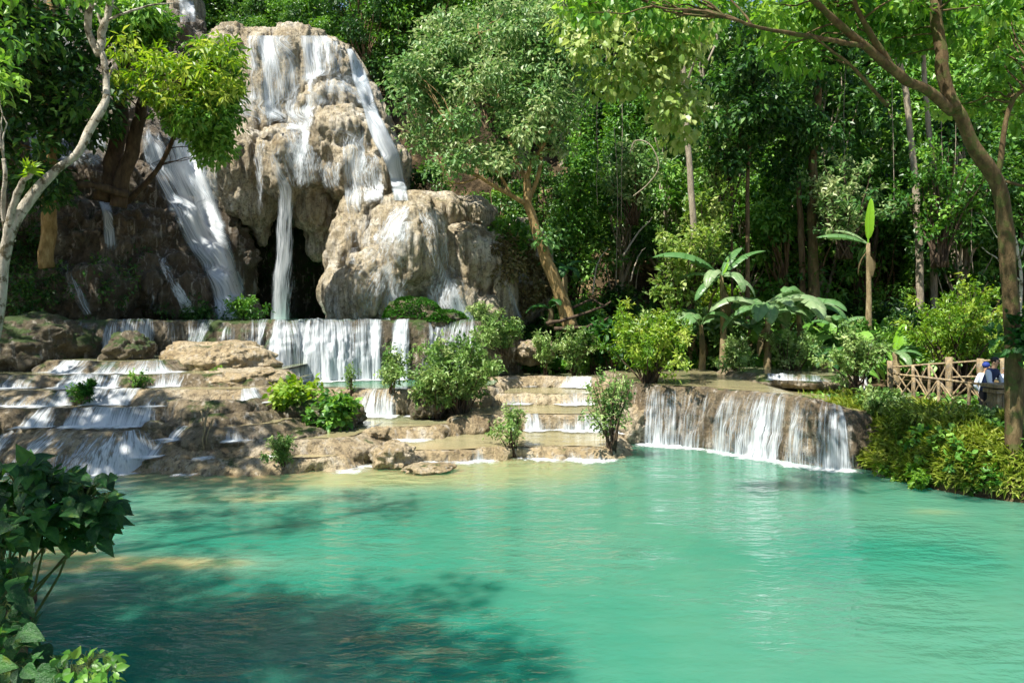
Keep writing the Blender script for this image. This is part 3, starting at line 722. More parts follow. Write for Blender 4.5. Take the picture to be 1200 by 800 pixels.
wf = empty('waterfall', W(340, 372, 31)); tag(wf, 'tall main waterfall streaming white over the pale bulbous cliff', 'waterfall')
fallstrip(wf, [(262, 352, 42), (262, 356, 80), (262, 360, 120), (266, 350, 175)], 'falls', .62, 1, var=.5, vf=1.1)
fallstrip(wf, [(340, 436, 42), (344, 440, 80), (350, 440, 110), (352, 436, 150)], 'falls', .60, 3, var=.5, vf=1.1)
fallstrip(wf, [(300, 330, 42), (304, 332, 80), (308, 334, 120), (312, 336, 160)], 'falls', .64, 2)
fallstrip(wf, [(378, 405, 42), (380, 404, 75), (378, 402, 100), (372, 392, 130)], 'falls', .56, 4)
fallstrip(wf, [(404, 422, 50), (412, 432, 90), (422, 442, 120), (430, 454, 150), (445, 470, 180), (456, 476, 205), (460, 480, 235)], 'falls_soft', .74, 5, bot=False)
fallstrip(wf, [(335, 380, 105), (330, 372, 140), (320, 366, 165), (310, 362, 188), (318, 356, 215)], 'falls_dome', .62, 6, var=.5)
fallstrip(wf, [(310, 334, 145), (309, 330, 175), (316, 334, 200), (322, 346, 225), (321, 347, 260), (320, 349, 300), (317, 353, 340), (314, 358, 376)], 'falls', .44, 7, edge=.8, var=.7, vf=1.6)
fallstrip(wf, [(330, 356, 156), (336, 382, 185), (338, 392, 205), (334, 376, 236)], 'falls_dome', .62, 8, var=.5)
fallstrip(wf, [(396, 428, 138), (396, 432, 170), (398, 430, 200), (402, 428, 235), (406, 424, 275)], 'falls', .58, 9)
fallstrip(wf, [(420, 446, 168), (418, 450, 200), (420, 454, 222), (426, 454, 255)], 'falls_dome', .66, 10)
fallstrip(wf, [(374, 404, 182), (370, 402, 205), (380, 400, 232)], 'falls_dome', .48, 11)
fallstrip(wf, [(258, 322, 150), (256, 318, 190), (260, 314, 240), (272, 308, 280)], 'falls_dome', .42, 25, var=.55, vf=.9)
fallstrip(wf, [(404, 440, 240), (398, 440, 280), (392, 430, 320), (388, 420, 370)], 'falls_dome', .40, 26, var=.5, vf=.9)
fallstrip(wf, [(320, 440, 130), (316, 456, 165), (318, 460, 200), (322, 456, 236)], 'falls_dome', .42, 31, var=.55, vf=.9)
wu = empty('waterfall', W(218, 24, 45)); tag(wu, 'small higher white fall glimpsed at the top edge above the bright crown', 'waterfall')
fallstrip(wu, [(206, 228, -14), (206, 230, 6), (208, 232, 26)], 'falls', .7, 41, Dfar=46, top=False, bot=False)
wm = empty('waterfall', W(450, 374, 27)); tag(wm, 'sunlit water film fanning out over the smooth tan mound right of the main falls', 'waterfall')
fallstrip(wm, [(456, 494, 224), (446, 484, 245), (436, 468, 275), (424, 460, 300), (408, 472, 325), (400, 484, 350), (400, 490, 376)], 'falls_dome', .66, 12, edge=.5)
fallstrip(wm, [(482, 508, 224), (488, 514, 250), (495, 516, 272), (502, 516, 295), (506, 522, 315), (498, 538, 335), (496, 550, 355), (502, 560, 376)], 'falls_dome', .62, 13, edge=.5)
fallstrip(wm, [(584, 594, 300), (590, 600, 330), (598, 608, 355), (604, 614, 372)], 'falls_soft', .66, 14)
fallstrip(wm, [(390, 404, 330), (386, 406, 355), (392, 412, 376)], 'falls_dome', .42, 15)
fallstrip(wm, [(452, 552, 226), (450, 560, 270), (430, 570, 320), (400, 580, 376)], 'falls_dome', .40, 27, var=.6, vf=.8)
wl = empty('waterfall', W(240, 368, 29)); tag(wl, 'soft blue shaded waterfall sliding down the left rock slope', 'waterfall')
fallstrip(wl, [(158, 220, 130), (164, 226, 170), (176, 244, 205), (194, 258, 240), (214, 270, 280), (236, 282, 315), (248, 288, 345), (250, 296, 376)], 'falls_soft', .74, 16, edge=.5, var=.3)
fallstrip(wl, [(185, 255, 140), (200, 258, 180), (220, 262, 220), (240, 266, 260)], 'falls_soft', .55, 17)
wt2 = empty('waterfall', W(90, 365, 26)); tag(wt2, 'thin trickles on the dark shaded rock behind the pale leaning trunk', 'waterfall')
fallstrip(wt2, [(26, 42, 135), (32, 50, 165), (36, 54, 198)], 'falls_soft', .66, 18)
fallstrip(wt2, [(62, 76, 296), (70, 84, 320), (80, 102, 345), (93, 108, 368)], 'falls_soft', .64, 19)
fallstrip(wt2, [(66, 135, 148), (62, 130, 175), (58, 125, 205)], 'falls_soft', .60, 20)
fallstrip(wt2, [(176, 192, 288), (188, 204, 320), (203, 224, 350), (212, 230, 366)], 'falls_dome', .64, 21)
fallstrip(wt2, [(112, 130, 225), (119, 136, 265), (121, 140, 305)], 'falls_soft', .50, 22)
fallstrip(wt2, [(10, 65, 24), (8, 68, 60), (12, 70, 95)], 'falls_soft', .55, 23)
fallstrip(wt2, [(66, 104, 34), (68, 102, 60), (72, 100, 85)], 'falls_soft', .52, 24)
fallstrip(wt2, [(60, 150, 215), (50, 160, 250), (40, 180, 300), (40, 220, 366)], 'falls_dome', .26, 28, var=.6, vf=.6)

# ------------------------------------------------------------------ boulders
def boulder(label, px, py, D, rx, rz, ry, mat, seed, cat='boulder', name='boulder'):
    c = W(px, py, D); k = D / F
    bm = bmesh.new(); bmesh.ops.create_icosphere(bm, subdivisions=6 if rx > 40 else 5, radius=1)
    V = np.array([v.co[:] for v in bm.verts]); fs = np.array([[v.index for v in f.verts] for f in bm.faces]); bm.free()
    S = np.array([rx * k, ry, rz * k]); V = np.sign(V) * np.abs(V) ** .85
    q = V * S + c
    sc_ = 1.0 / max(.35, rx * k); d = .34 * fbm(V * 1.3 + seed, 3, seed) + sc_ * (.34 * np.abs(fbm(q * 1.5, 4, seed + 1)) + .20 * np.abs(fbm(q * 4.5, 4, seed + 2)) - .10)
    V = V * S * (1 + d)[:, None]
    o = link(name, mesh_np(name, V, fs, mat=mat)); o.location = c
    return tag(o, label, cat)
boulder('dark mossy boulder at the left edge beside the upper terrace', 30, 412, 21.4, 75, 42, 1.6, M['mossrock'], 81)
boulder('small mossy boulder parting the water under the upper rim at left', 152, 412, 20.9, 25, 20, .7, M['mossrock'], 82)
boulder('big pale tan boulder in front of the upper curtain', 258, 424, 21.8, 60, 25, 1.4, TT, 83)
boulder('flat pale slab left of the big-leaved shrub', 288, 446, 20.2, 46, 15, 1.3, TT, 84)
boulder('brown mossy boulder at the foot of the left ledges', 190, 505, 17.0, 18, 11, .5, TG, 85)
boulder('long low brown boulder left of the shelf basin', 352, 514, 17.2, 30, 11, .6, M['ledge_grey'], 86)
boulder('dark boulder under the chute between the two shrubs', 500, 470, 20.4, 18, 20, .6, M['mossrock'], 87)
boulder('tan lumpy rock lying on the pool edge shelf in the middle', 462, 534, 16.4, 26, 14, .5, TT, 88)
boulder('flat tan stone at the waterline right of the lumpy rock', 500, 548, 15.9, 30, 5, .4, TT, 89)
boulder('pale stone in the middle of the shelf', 440, 508, 17.9, 18, 8, .4, TT, 90)
boulder('earth mound carrying the big-leaved shrub', 365, 490, 18.9, 56, 22, 1.0, M['mossrock'], 91)
boulder('tan boulder below the fallen roots', 625, 412, 26.0, 24, 13, .8, TR, 92)
boulder('brown boulder at the end of the right waterfall', 1000, 518, 16.9, 30, 34, .9, M['ledge_grey'], 93)
boulder('small wet stone at the foot of the right bank', 1034, 556, 15.6, 9, 7, .25, TT, 94)
boulder('second wet stone right of the first at the bank foot', 1058, 566, 15.0, 7, 4, .2, TT, 95)
boulder('pale rock at the left foot of the right waterfall', 740, 500, 19.6, 16, 26, .5, TR, 96)

# ------------------------------------------------------------------ right bank and left bank
def bank(label, edge, ztop, slope, mat, seed, side, ext, name='bank'):
    """edge: waterline polyline in (x, y); surface rises away from it"""
    E = spline(edge, 70); T = unit(np.gradient(E, axis=0)); N = np.stack([-T[:, 1], T[:, 0]], -1) * side
    offs = np.array([-.5, -.2, 0, .15, .35, .6, .9, 1.3, 1.8, 2.5, 3.5, 5, 8, ext])
    V = np.zeros((70, len(offs), 3))
    for k, d in enumerate(offs):
        V[:, k, :2] = E + N * d
        V[:, k, 2] = np.where(d < 0, d * 1.2, ztop * (1 - np.exp(-d * slope)))
    q = V.copy(); V += (.16 * fbm(q * 1.2, 3, seed))[..., None] * np.array([.6, .6, 1.0])
    o = link(name, mesh_np(name, V.reshape(-1, 3), grid_faces(70, len(offs))[:, ::(1 if side > 0 else -1)], mat=mat))
    tag(o, label, None, None, 'structure'); return o, V
RB, RBV = bank('overgrown right bank sloping into the pool under the fence', [(7.6, 21.5), (7.2, 18.5), (7.6, 16.8), (8.0, 15.6), (8.2, 14.5), (9.0, 13.4), (11.5, 12.0), (15, 9)], 1.08, 2.6, M['soil'], 5, 1, 16)
LB, LBV = bank('near left bank under the large-leaved shrubs', [(-3.2, 1.0), (-3.6, 4.0), (-4.3, 6.2), (-5.6, 8.6), (-7.8, 10.5), (-11.5, 13), (-17, 16)], 1.5, .8, M['soil'], 6, 1, 14)

# ------------------------------------------------------------------ trees
def part_l(name, me, root): return link(name, me, root)      # local mesh

def tree_proto(name, mat, bark, h, cr, ncl, leaf, cnt, seed, z0=.3, clr=.95, templ='kite', flat=.7):
    rng = np.random.default_rng(seed); root = empty(name)
    mb = MB(); pts = np.array([[0, 0, -1.2], [0, 0, 0], [.25 * rng.normal(), .25 * rng.normal(), h * .3], [.4 * rng.normal(), .4 * rng.normal(), h * .6], [.5 * rng.normal(), .5 * rng.normal(), h * .92]])
    P = spline(pts, 24); mb.tube(P, np.linspace(h * .020, h * .004, 24), 8, rough=.2)
    cl = []
    for i in range(ncl):
        f = z0 + (1 - z0) * rng.random() ** .85; a = rng.random() * 6.283
        prof = math.sin(math.pi * min(1, ((f - z0) / (1 - z0)) * .8 + .2)) ** .7
        r = cr * prof * (.45 + .6 * rng.random())
        c = np.array([math.cos(a) * r, math.sin(a) * r, f * h]); s = clr * (.6 + .7 * rng.random())
        cl.append((c, (s, s, s * flat), int(cnt * (s / clr) ** 2), .45 + .2 * rng.normal()))
        if i % 2 == 0:
            k = int(np.clip((f * .72) / .92 * 20, 4, 20)); limb(mb, P[k], c, h * .008, .012, seed * 7 + i, 7, .12, 5)
    part_l('trunk', mb.mesh('trunk', M[bark]), root)
    part_l('crown', foliage('crown', cl, leaf, M[mat], seed, templ), root)
    return root

PROTO = {}; SHL = []
def place(kind, x, y, z, s, rz, label, group=None, cat='tree', sz=None):
    fn, used = PROTO[kind]
    o = fn if not used else copy_tree(fn)
    PROTO[kind][1] = True
    o.location = (x, y, z); o.rotation_euler = (0, 0, rz); o.scale = (s, s, (sz or s))
    o['label'] = label; o['category'] = cat
    if group: o['group'] = group
    elif 'group' in o: del o['group']
    return o
def reg(kind, *a, **k): PROTO[kind] = [tree_proto(*a, **k), False]
reg('d1', 'dark_tree', 'dark', 'bark', 11, 3.0, 52, .30, 150, 1, .12)
reg('d2', 'dark_tree', 'dark', 'bark_grey', 13, 2.6, 50, .34, 130, 2, .3)
reg('m1', 'broadleaf_tree', 'mid', 'bark', 10, 2.9, 48, .27, 160, 3, .15)
reg('m2', 'broadleaf_tree', 'mid', 'bark_grey', 12, 3.2, 50, .32, 140, 4, .25)
reg('p1', 'pale_tree', 'pale', 'bark_grey', 9, 2.3, 42, .20, 230, 5, .2)
reg('y1', 'bright_tree', 'yellow', 'bark', 9, 2.6, 40, .24, 170, 6, .3)
reg('v1', 'vine_clad_tree', 'dark', 'bark_dark', 12, 1.5, 46, .26, 130, 8, .02, clr=.7, flat=1.3)
reg('v2', 'vine_clad_tree', 'mid', 'bark_dark', 10, 1.3, 38, .24, 130, 9, .02, clr=.65, flat=1.4)

rng = np.random.default_rng(42)
LBL = {
 'd': 'dark dense forest tree on the %s',
 'm': 'mid green broadleaf tree on the %s',
 'p': 'pale fine-leaved tree on the %s',
 'y': 'bright yellow green tree on the %s',
 'v': 'narrow vine-draped tree on the %s',
}
def zone(px0, px1, D0, D1, step, kinds, where, smin=.75, smax=1.15, zoff=0):
    D = D0
    while D < D1:
        px = px0 + rng.random() * step
        while px < px1:
            d = D + rng.normal() * .7; x = (px - CX) / F * d
            k = kinds[int(rng.random() * len(kinds))]
            if 165 < px < 275 and 40 < d < 52: px += step * .6; continue
            place(k, x, d, float(hill(x, d)) + zoff, smin + (smax - smin) * rng.random(), rng.random() * 6.28, LBL[k[0]] % where, 'forest trees on the ' + where)
            px += step * (.75 + .5 * rng.random())
        D += 4.2
zone(640, 760, 33, 50, 44, ['d1', 'v2', 'm1', 'd2', 'v2'], 'shaded slope behind the leaning golden-barked tree', .6, 1.0)
zone(770, 900, 34.5, 50, 46, ['p1', 'm1', 'd1', 'p1', 'm2'], 'sunlit slope behind the banana plants', .6, 1.0)
zone(900, 1080, 33, 50, 46, ['d1', 'v2', 'd2', 'm1', 'v1', 'm1'], 'dark slope behind the tall banana leaf', .75, 1.1)
zone(1080, 1360, 32, 58, 52, ['m1', 'v2', 'd1', 'd2', 'm2'], 'right slope above the fence', .8, 1.2)
zone(440, 640, 37.5, 41.5, 40, ['d1', 'm1', 'd2'], 'rocky slope right of the main waterfall top', .45, .75)
zone(440, 660, 43, 54, 46, ['d1', 'd2', 'm1', 'd2'], 'hilltop behind the leaning golden-barked tree', .8, 1.1)
zone(200, 480, 42.5, 56, 46, ['d1', 'm1', 'd2', 'd1'], 'plateau above the main waterfall', .45, .8)
zone(120, 330, 56, 66, 40, ['d1', 'm1', 'd2'], 'far hilltop above the waterfalls', .9, 1.2)
zone(-120, 200, 41, 52, 60, ['d1', 'd2', 'm2'], 'plateau above the dark left rock slope', .7, 1.0)

# ------------------------------------------------------------------ hero trees
def hero(name, label, cat, base, branches, clumps, leaf, mat, bark, seed, templ='kite', wr=.55, droop=.35, link_every=2, lr=.02, skel_min=4):
    """branches: list of ([(px,py,D)...], r0, r1); clumps: (centre, radii, count, tint)"""
    root = empty(name, base); tag(root, label, cat)
    mb = MB(); nodes = []
    for k, (pts, r0, r1) in enumerate(branches):
        P = spline([W(*p) for p in pts], max(14, 5 * len(pts)))
        P = P + np.stack([fbm1(np.linspace(0, 6, len(P)), 2, seed + k * 5 + q) for q in range(3)], -1) * r0 * .6
        mb.tube(P, np.linspace(r0, r1, len(P)), 12, rough=.28, seed=seed + k)
        nodes.append(P[max(2, len(P) // skel_min):])
    nodes = np.concatenate(nodes)
    for i, c in enumerate(clumps):
        if i % link_every == 0:
            d = np.linalg.norm(nodes - c[0], axis=1) + 1.6 * np.maximum(0, nodes[:, 2] - c[0][2]); j = int(np.argmin(d))
            limb(mb, nodes[j], c[0], lr, lr * .3, seed * 11 + i, 9, .15, 5, .04)
    part('trunk', mb.mesh('trunk', M[bark]), root)
    if clumps: part('crown', foliage('crown', clumps, leaf, M[mat], seed, templ, wr, droop), root)
    return root
def ell_clumps(ells, n, r, cnt, seed, flat=.7, tint=.45, tv=.18):
    """ells: (px, py, D, rx_px, ry_px, rD)"""
    g = np.random.default_rng(seed); out = []
    A = np.array([e[3] * e[4] for e in ells], float); A /= A.sum()
    for i in range(n):
        e = ells[g.choice(len(ells), p=A)]
        d = unit(g.normal(size=3)) * g.random() ** .4
        c = W(e[0] + d[0] * e[3], e[1] + d[2] * e[4], e[2] + d[1] * e[5]); s = r * (.6 + .8 * g.random())
        out.append((c, (s, s, s * flat), int(cnt * (s / r) ** 2), tint + tv * g.normal()))
    return out
hero('leaning_tree', 'leaning golden-barked tree with a wide pale green crown beside the tan mound', 'tree', W(668, 378, 26),
     [([(671, 384, 26), (655, 345, 26), (640, 305, 26), (627, 270, 26), (619, 240, 26), (618, 210, 26)], .26, .13),
      ([(619, 240, 26), (600, 230, 25.6), (575, 215, 25.4), (550, 202, 25.2), (520, 195, 25)], .10, .04),
      ([(619, 212, 26), (606, 192, 26.5), (596, 160, 27), (585, 120, 27.4), (570, 70, 27.6), (560, 40, 27.6)], .10, .03),
      ([(618, 212, 26), (624, 190, 25.8), (640, 165, 25.6), (650, 140, 25.4)], .09, .03),
      ([(620, 235, 26), (632, 200, 26), (634, 170, 26.2), (628, 120, 26.6), (640, 60, 27)], .08, .03),
      ([(600, 230, 25.6), (585, 205, 25.5), (565, 180, 25.2), (540, 160, 25)], .06, .02),
      ([(560, 208, 25.3), (540, 215, 25), (520, 212, 24.6)], .035, .015)],
     ell_clumps([(565, 75, 27, 95, 70, 2.6), (505, 95, 26.6, 52, 55, 2), (640, 55, 27, 48, 60, 2.2), (625, 145, 26, 62, 42, 2), (560, 165, 25.6, 60, 34, 2), (500, 170, 25.5, 45, 30, 1.5), (655, 105, 26, 38, 50, 2), (590, 25, 27.4, 90, 40, 2.2), (640, 270, 25.6, 16, 10, .6), (530, 200, 25, 40, 14, 1)], 150, .72, 170, 201, .6, .5),
     .19, 'central', 'bark_gold', 31, lr=.028, link_every=2)
hero('overhanging_tree', 'mossy curved tree leaning from the right bank over the pool', 'tree', W(1183, 575, 13.6),
     [([(1184, 590, 13.6), (1186, 520, 13.6), (1189, 440, 13.6), (1188, 380, 13.6), (1180, 320, 13.5), (1177, 270, 13.4), (1168, 215, 13.2), (1145, 175, 13), (1118, 130, 12.8)], .155, .12),
      ([(1118, 130, 12.8), (1085, 105, 12.5), (1050, 85, 12.2), (1010, 52, 11.9), (975, 22, 11.6), (945, -10, 11.2)], .092, .045),
      ([(1117, 130, 12.8), (1108, 90, 12.8), (1100, 40, 12.8), (1096, -15, 12.8), (1090, -70, 12.8)], .11, .08),
      ([(1050, 86, 12.2), (1020, 40, 12), (1000, 0, 11.8), (985, -40, 11.6)], .06, .03),
      ([(1010, 54, 11.9), (960, 45, 11.4), (900, 35, 11), (850, 20, 10.6)], .045, .02),
      ([(1040, 125, 12.4), (1005, 85, 12), (975, 60, 11.6), (950, 40, 11.2)], .03, .015),
      ([(1168, 215, 13.2), (1185, 120, 13), (1215, 100, 12.8)], .05, .03),
      ([(1178, 212, 13.2), (1200, 218, 13), (1230, 220, 12.6)], .03, .02)],
     ell_clumps([(760, 8, 11.4, 110, 24, 1.2), (900, 12, 12.2, 90, 30, 1.2), (1010, 5, 13, 80, 26, 1.0), (1120, 30, 14.4, 80, 40, 1.0), (1175, 70, 14.2, 40, 46, 1.0), (1050, 55, 13.6, 40, 26, .7), (1150, 0, 13.4, 70, 40, 1.5), (1185, 140, 14.2, 24, 24, .8), (930, 62, 12.6, 40, 18, .6), (1150, 105, 14.6, 50, 40, .8), (1075, 20, 14, 60, 40, .8), (700, 12, 11.4, 50, 22, 1), (1000, -50, 12, 250, 40, 2)], 170, .36, 50, 202, .7, .5, .25),
     .15, 'fresh', 'bark_moss', 32, 'oval', .62, .6, lr=.02)
hero('pale_leaf_tree', 'slender tree with large pale hanging leaves over the forest edge', 'tree', W(812, 300, 27),
     [([(815, 330, 27), (812, 260, 27), (808, 190, 27), (803, 110, 27), (800, 30, 27), (800, -60, 27)], .13, .07),
      ([(803, 105, 27), (785, 50, 25), (760, 25, 22), (735, 10, 19)], .06, .03), ([(804, 100, 27), (825, 46, 26), (840, 44, 26), (828, 75, 26)], .05, .03)],
     ell_clumps([(745, 90, 19, 38, 40, 1.2), (770, 60, 19, 45, 45, 1.2), (790, 20, 19, 60, 40, 1.4), (730, 60, 18.6, 30, 40, 1), (790, 120, 19.4, 26, 28, .8), (800, 150, 20, 14, 12, .5), (700, 30, 18.6, 40, 40, 1)], 62, .5, 44, 203, .8, .62),
     .21, 'palebig', 'bark_grey', 33, 'oval', .72, .9, lr=.014)
hero('white_barked_tree', 'crooked pale-barked tree leaning in from the left edge', 'tree', W(-30, 470, 9.5),
     [([(-40, 520, 9.4), (-14, 420, 9.4), (0, 355, 9.4), (6, 300, 9.4), (17, 262, 9.4), (40, 225, 9.5), (62, 202, 9.6), (90, 180, 9.7), (105, 148, 9.8), (122, 118, 9.9), (124, 96, 10), (118, 62, 10)], .08, .042),
      ([(118, 62, 10), (120, 38, 10), (128, 8, 10), (134, -30, 10)], .055, .045), ([(117, 64, 10), (106, 42, 10), (103, 18, 10), (112, -8, 10), (116, -40, 10)], .05, .035),
      ([(122, 36, 10), (116, 20, 10), (112, 5, 10)], .022, .015),
      ([(6, 300, 9.4), (14, 240, 9.3), (26, 215, 9.2), (38, 203, 9.2)], .05, .03), ([(8, 280, 9.4), (4, 240, 9.3), (6, 205, 9.2), (4, 186, 9.2)], .03, .025),
      ([(126, 24, 10), (150, 14, 10), (180, 6, 10.2), (203, 4, 10.4)], .02, .008), ([(124, 100, 10), (130, 84, 10), (133, 76, 10)], .02, .01)],
     ell_clumps([(145, 4, 10.6, 22, 14, .6), (60, -20, 10, 90, 25, 1.0), (-8, 60, 9.5, 20, 60, .6)], 14, .32, 50, 204, .7, .5), .14, 'mid', 'bark_white', 34, 'oval', .5, .4, lr=.012, link_every=3)
hero('straight_tree', 'straight brown trunk standing on the dark left rock slope', 'tree', W(56, 302, 24.5),
     [([(56, 312, 24.5), (56, 260, 24.5), (58, 200, 24.5), (58, 130, 24.5), (62, 40, 24.5), (64, -40, 24.5)], .26, .18)],
     ell_clumps([(40, 60, 24, 70, 70, 2), (90, 110, 23.5, 50, 60, 1.8), (20, 150, 23, 40, 50, 1.8), (110, 30, 24, 60, 50, 2), (50, 210, 23, 40, 30, 1.2), (0, 20, 22, 60, 60, 2)], 80, .75, 120, 205, .7, .25), .26, 'dark', 'bark_gold', 35, lr=.04)
hero('twin_trunk_tree', 'dark twin-trunk tree with a bright yellow green crown in front of the blue falls', 'tree', W(135, 232, 24.8),
     [([(122, 236, 24.8), (130, 200, 24.8), (138, 165, 24.8), (142, 120, 24.8), (148, 70, 24.8)], .33, .20), ([(136, 240, 24.6), (146, 200, 24.6), (158, 160, 24.6), (168, 120, 24.6), (185, 70, 24.5)], .30, .15),
      ([(168, 122, 24.6), (200, 110, 24.2), (235, 105, 23.8)], .09, .04), ([(90, 215, 23.6), (115, 218, 24), (150, 228, 24.4)], .10, .14)],
     ell_clumps([(160, 66, 22.6, 34, 30, 1.4), (195, 88, 22.4, 44, 32, 1.6), (245, 60, 22.8, 36, 28, 1.6), (238, 98, 22.8, 40, 30, 1.5), (185, 112, 22.6, 36, 18, 1.4), (262, 84, 23, 20, 34, 1), (140, 95, 22.8, 14, 18, .8), (222, 128, 22.6, 26, 14, 1)], 112, .36, 24, 206, .36, .55, .24), .27, 'yellow', 'bark_dark', 36, 'kite', .34, .45, lr=.03)
hero('glossy_leaf_tree', 'glossy dark green tree below the bright crown beside the blue falls', 'tree', W(262, 330, 26.5),
     [([(150, 236, 25.6), (190, 190, 25), (215, 130, 24.4), (240, 100, 24.2)], .10, .04)],
     ell_clumps([(225, 130, 23.6, 42, 22, 1.3), (250, 150, 23.8, 24, 26, 1), (178, 40, 24.5, 36, 20, 1.8), (160, 18, 24.5, 40, 26, 1.8), (262, 110, 23.8, 14, 34, 1), (238, 52, 24.5, 22, 14, 1.2), (205, 135, 23.4, 20, 12, .8), (248, 172, 23.8, 16, 20, .8)], 62, .6, 140, 207, .7, .5), .24, 'mid', 'bark_dark', 37, 'kite', .5, .5)
for pts, r, lab, bk in [
    ([(1078, 310, 30), (1072, 200, 30), (1062, 110, 30), (1045, 40, 30), (1035, -40, 30)], .16, 'tall slender pale trunk rising left of the curved tree', 'bark_grey'),
    ([(1094, 300, 31), (1093, 200, 31), (1086, 120, 31), (1080, 0, 31)], .15, 'second slender pale trunk just left of the curved tree', 'bark_grey'),
    ([(953, 330, 30), (952, 240, 30), (956, 150, 30), (962, 40, 30)], .24, 'thick dark trunk rising from the shaded forest behind the tall banana leaf', 'bark_moss'),
    ([(940, 290, 30.5), (935, 220, 30.5), (928, 150, 30.5)], .14, 'thin brown trunk left of the thick dark trunk', 'bark'),
    ([(876, 300, 29), (876, 220, 29), (880, 140, 29), (885, 60, 29)], .10, 'thin dark trunk behind the banana plants', 'bark'),
    ([(858, 300, 29.5), (857, 220, 29.5), (860, 140, 29.5)], .06, 'very thin trunk beside the banana plants', 'bark')]:
    p0 = pts[0]; g = np.random.default_rng(int(p0[0])); D = p0[2]
    zt_ = float(hill(W(*p0)[0], D)); base = W(*p0); 
    pts = [(p0[0] + 1, HZ + (H - zt_ + .4) / D * F, D)] + pts
    hero('slender_tree', lab, 'tree', (base[0], D, zt_), [(pts, r, r * .6)],
         ell_clumps([(pts[-1][0], pts[-1][1] - 10, D - 1, 60, 40, 1.8), (pts[-1][0], pts[-1][1] + 30, D - .5, 30, 30, 1.2)], 24, .7, 110, int(p0[0]), .7, .4), .26, 'dark', bk, int(p0[0]) + 3, lr=.02)

for k, (px, py, D, w, h, mt, lab) in enumerate([
    (852, 250, 29.6, 80, 130, 'pale', 'cream green feathery shrub tree lit by the sun behind the tall banana plant'),
    (830, 320, 28.4, 60, 90, 'palebig', 'pale climbing plant with broad leaves behind the bare banana stem'),
    (742, 260, 30, 70, 90, 'central', 'grey green bush on the slope beside the curled vine'),
    (800, 390, 26.2, 80, 120, 'palebig', 'tall pale leafy plant at the left of the banana plants'),
    (990, 300, 28.6, 80, 110, 'central', 'grey green leafy bush behind the banana plant with the upright leaf'),
    (1100, 310, 28, 90, 130, 'mid', 'bright green bush left of the curved trunk'),
    (600, 320, 29.8, 60, 60, 'mid', 'green bush growing over the right end of the tan mound')]):
    SHL.append((lab, px, py, D, w, h, mt, 460 + k))
# canopy trees on the near left bank: they shade the left of the pool and the left rocks
reg('c1', 'canopy_tree', 'mid', 'bark_dark', 13, 4.4, 42, .30, 100, 14, .55, clr=.95)
for x, y, z, s, rz, lab in [(-12.6, 1.5, 1.2, 1.0, .3, 'canopy tree on the near left bank nearest the camera'), (-15.5, 9.0, 1.2, 1.15, 1.9, 'canopy tree on the left bank beside the cascade'), (-21.5, 17, 2.0, 1.3, 3.5, 'canopy tree left of the dark rock slope'), (-8.5, -5.5, 1.2, .95, 5.0, 'canopy tree on the bank behind the camera'), (-24, 25, 4.0, 1.2, .8, 'tall canopy tree on the left rock slope'), (-20.5, 22, 2.5, 1.4, 4.1, 'widest canopy tree overhanging the dark left rock slope'), (-7.9, 1.9, 1.2, .85, 2.2, 'smaller canopy tree on the near left bank over the pool')]:
    place('c1', x, y, z, s, rz, lab)

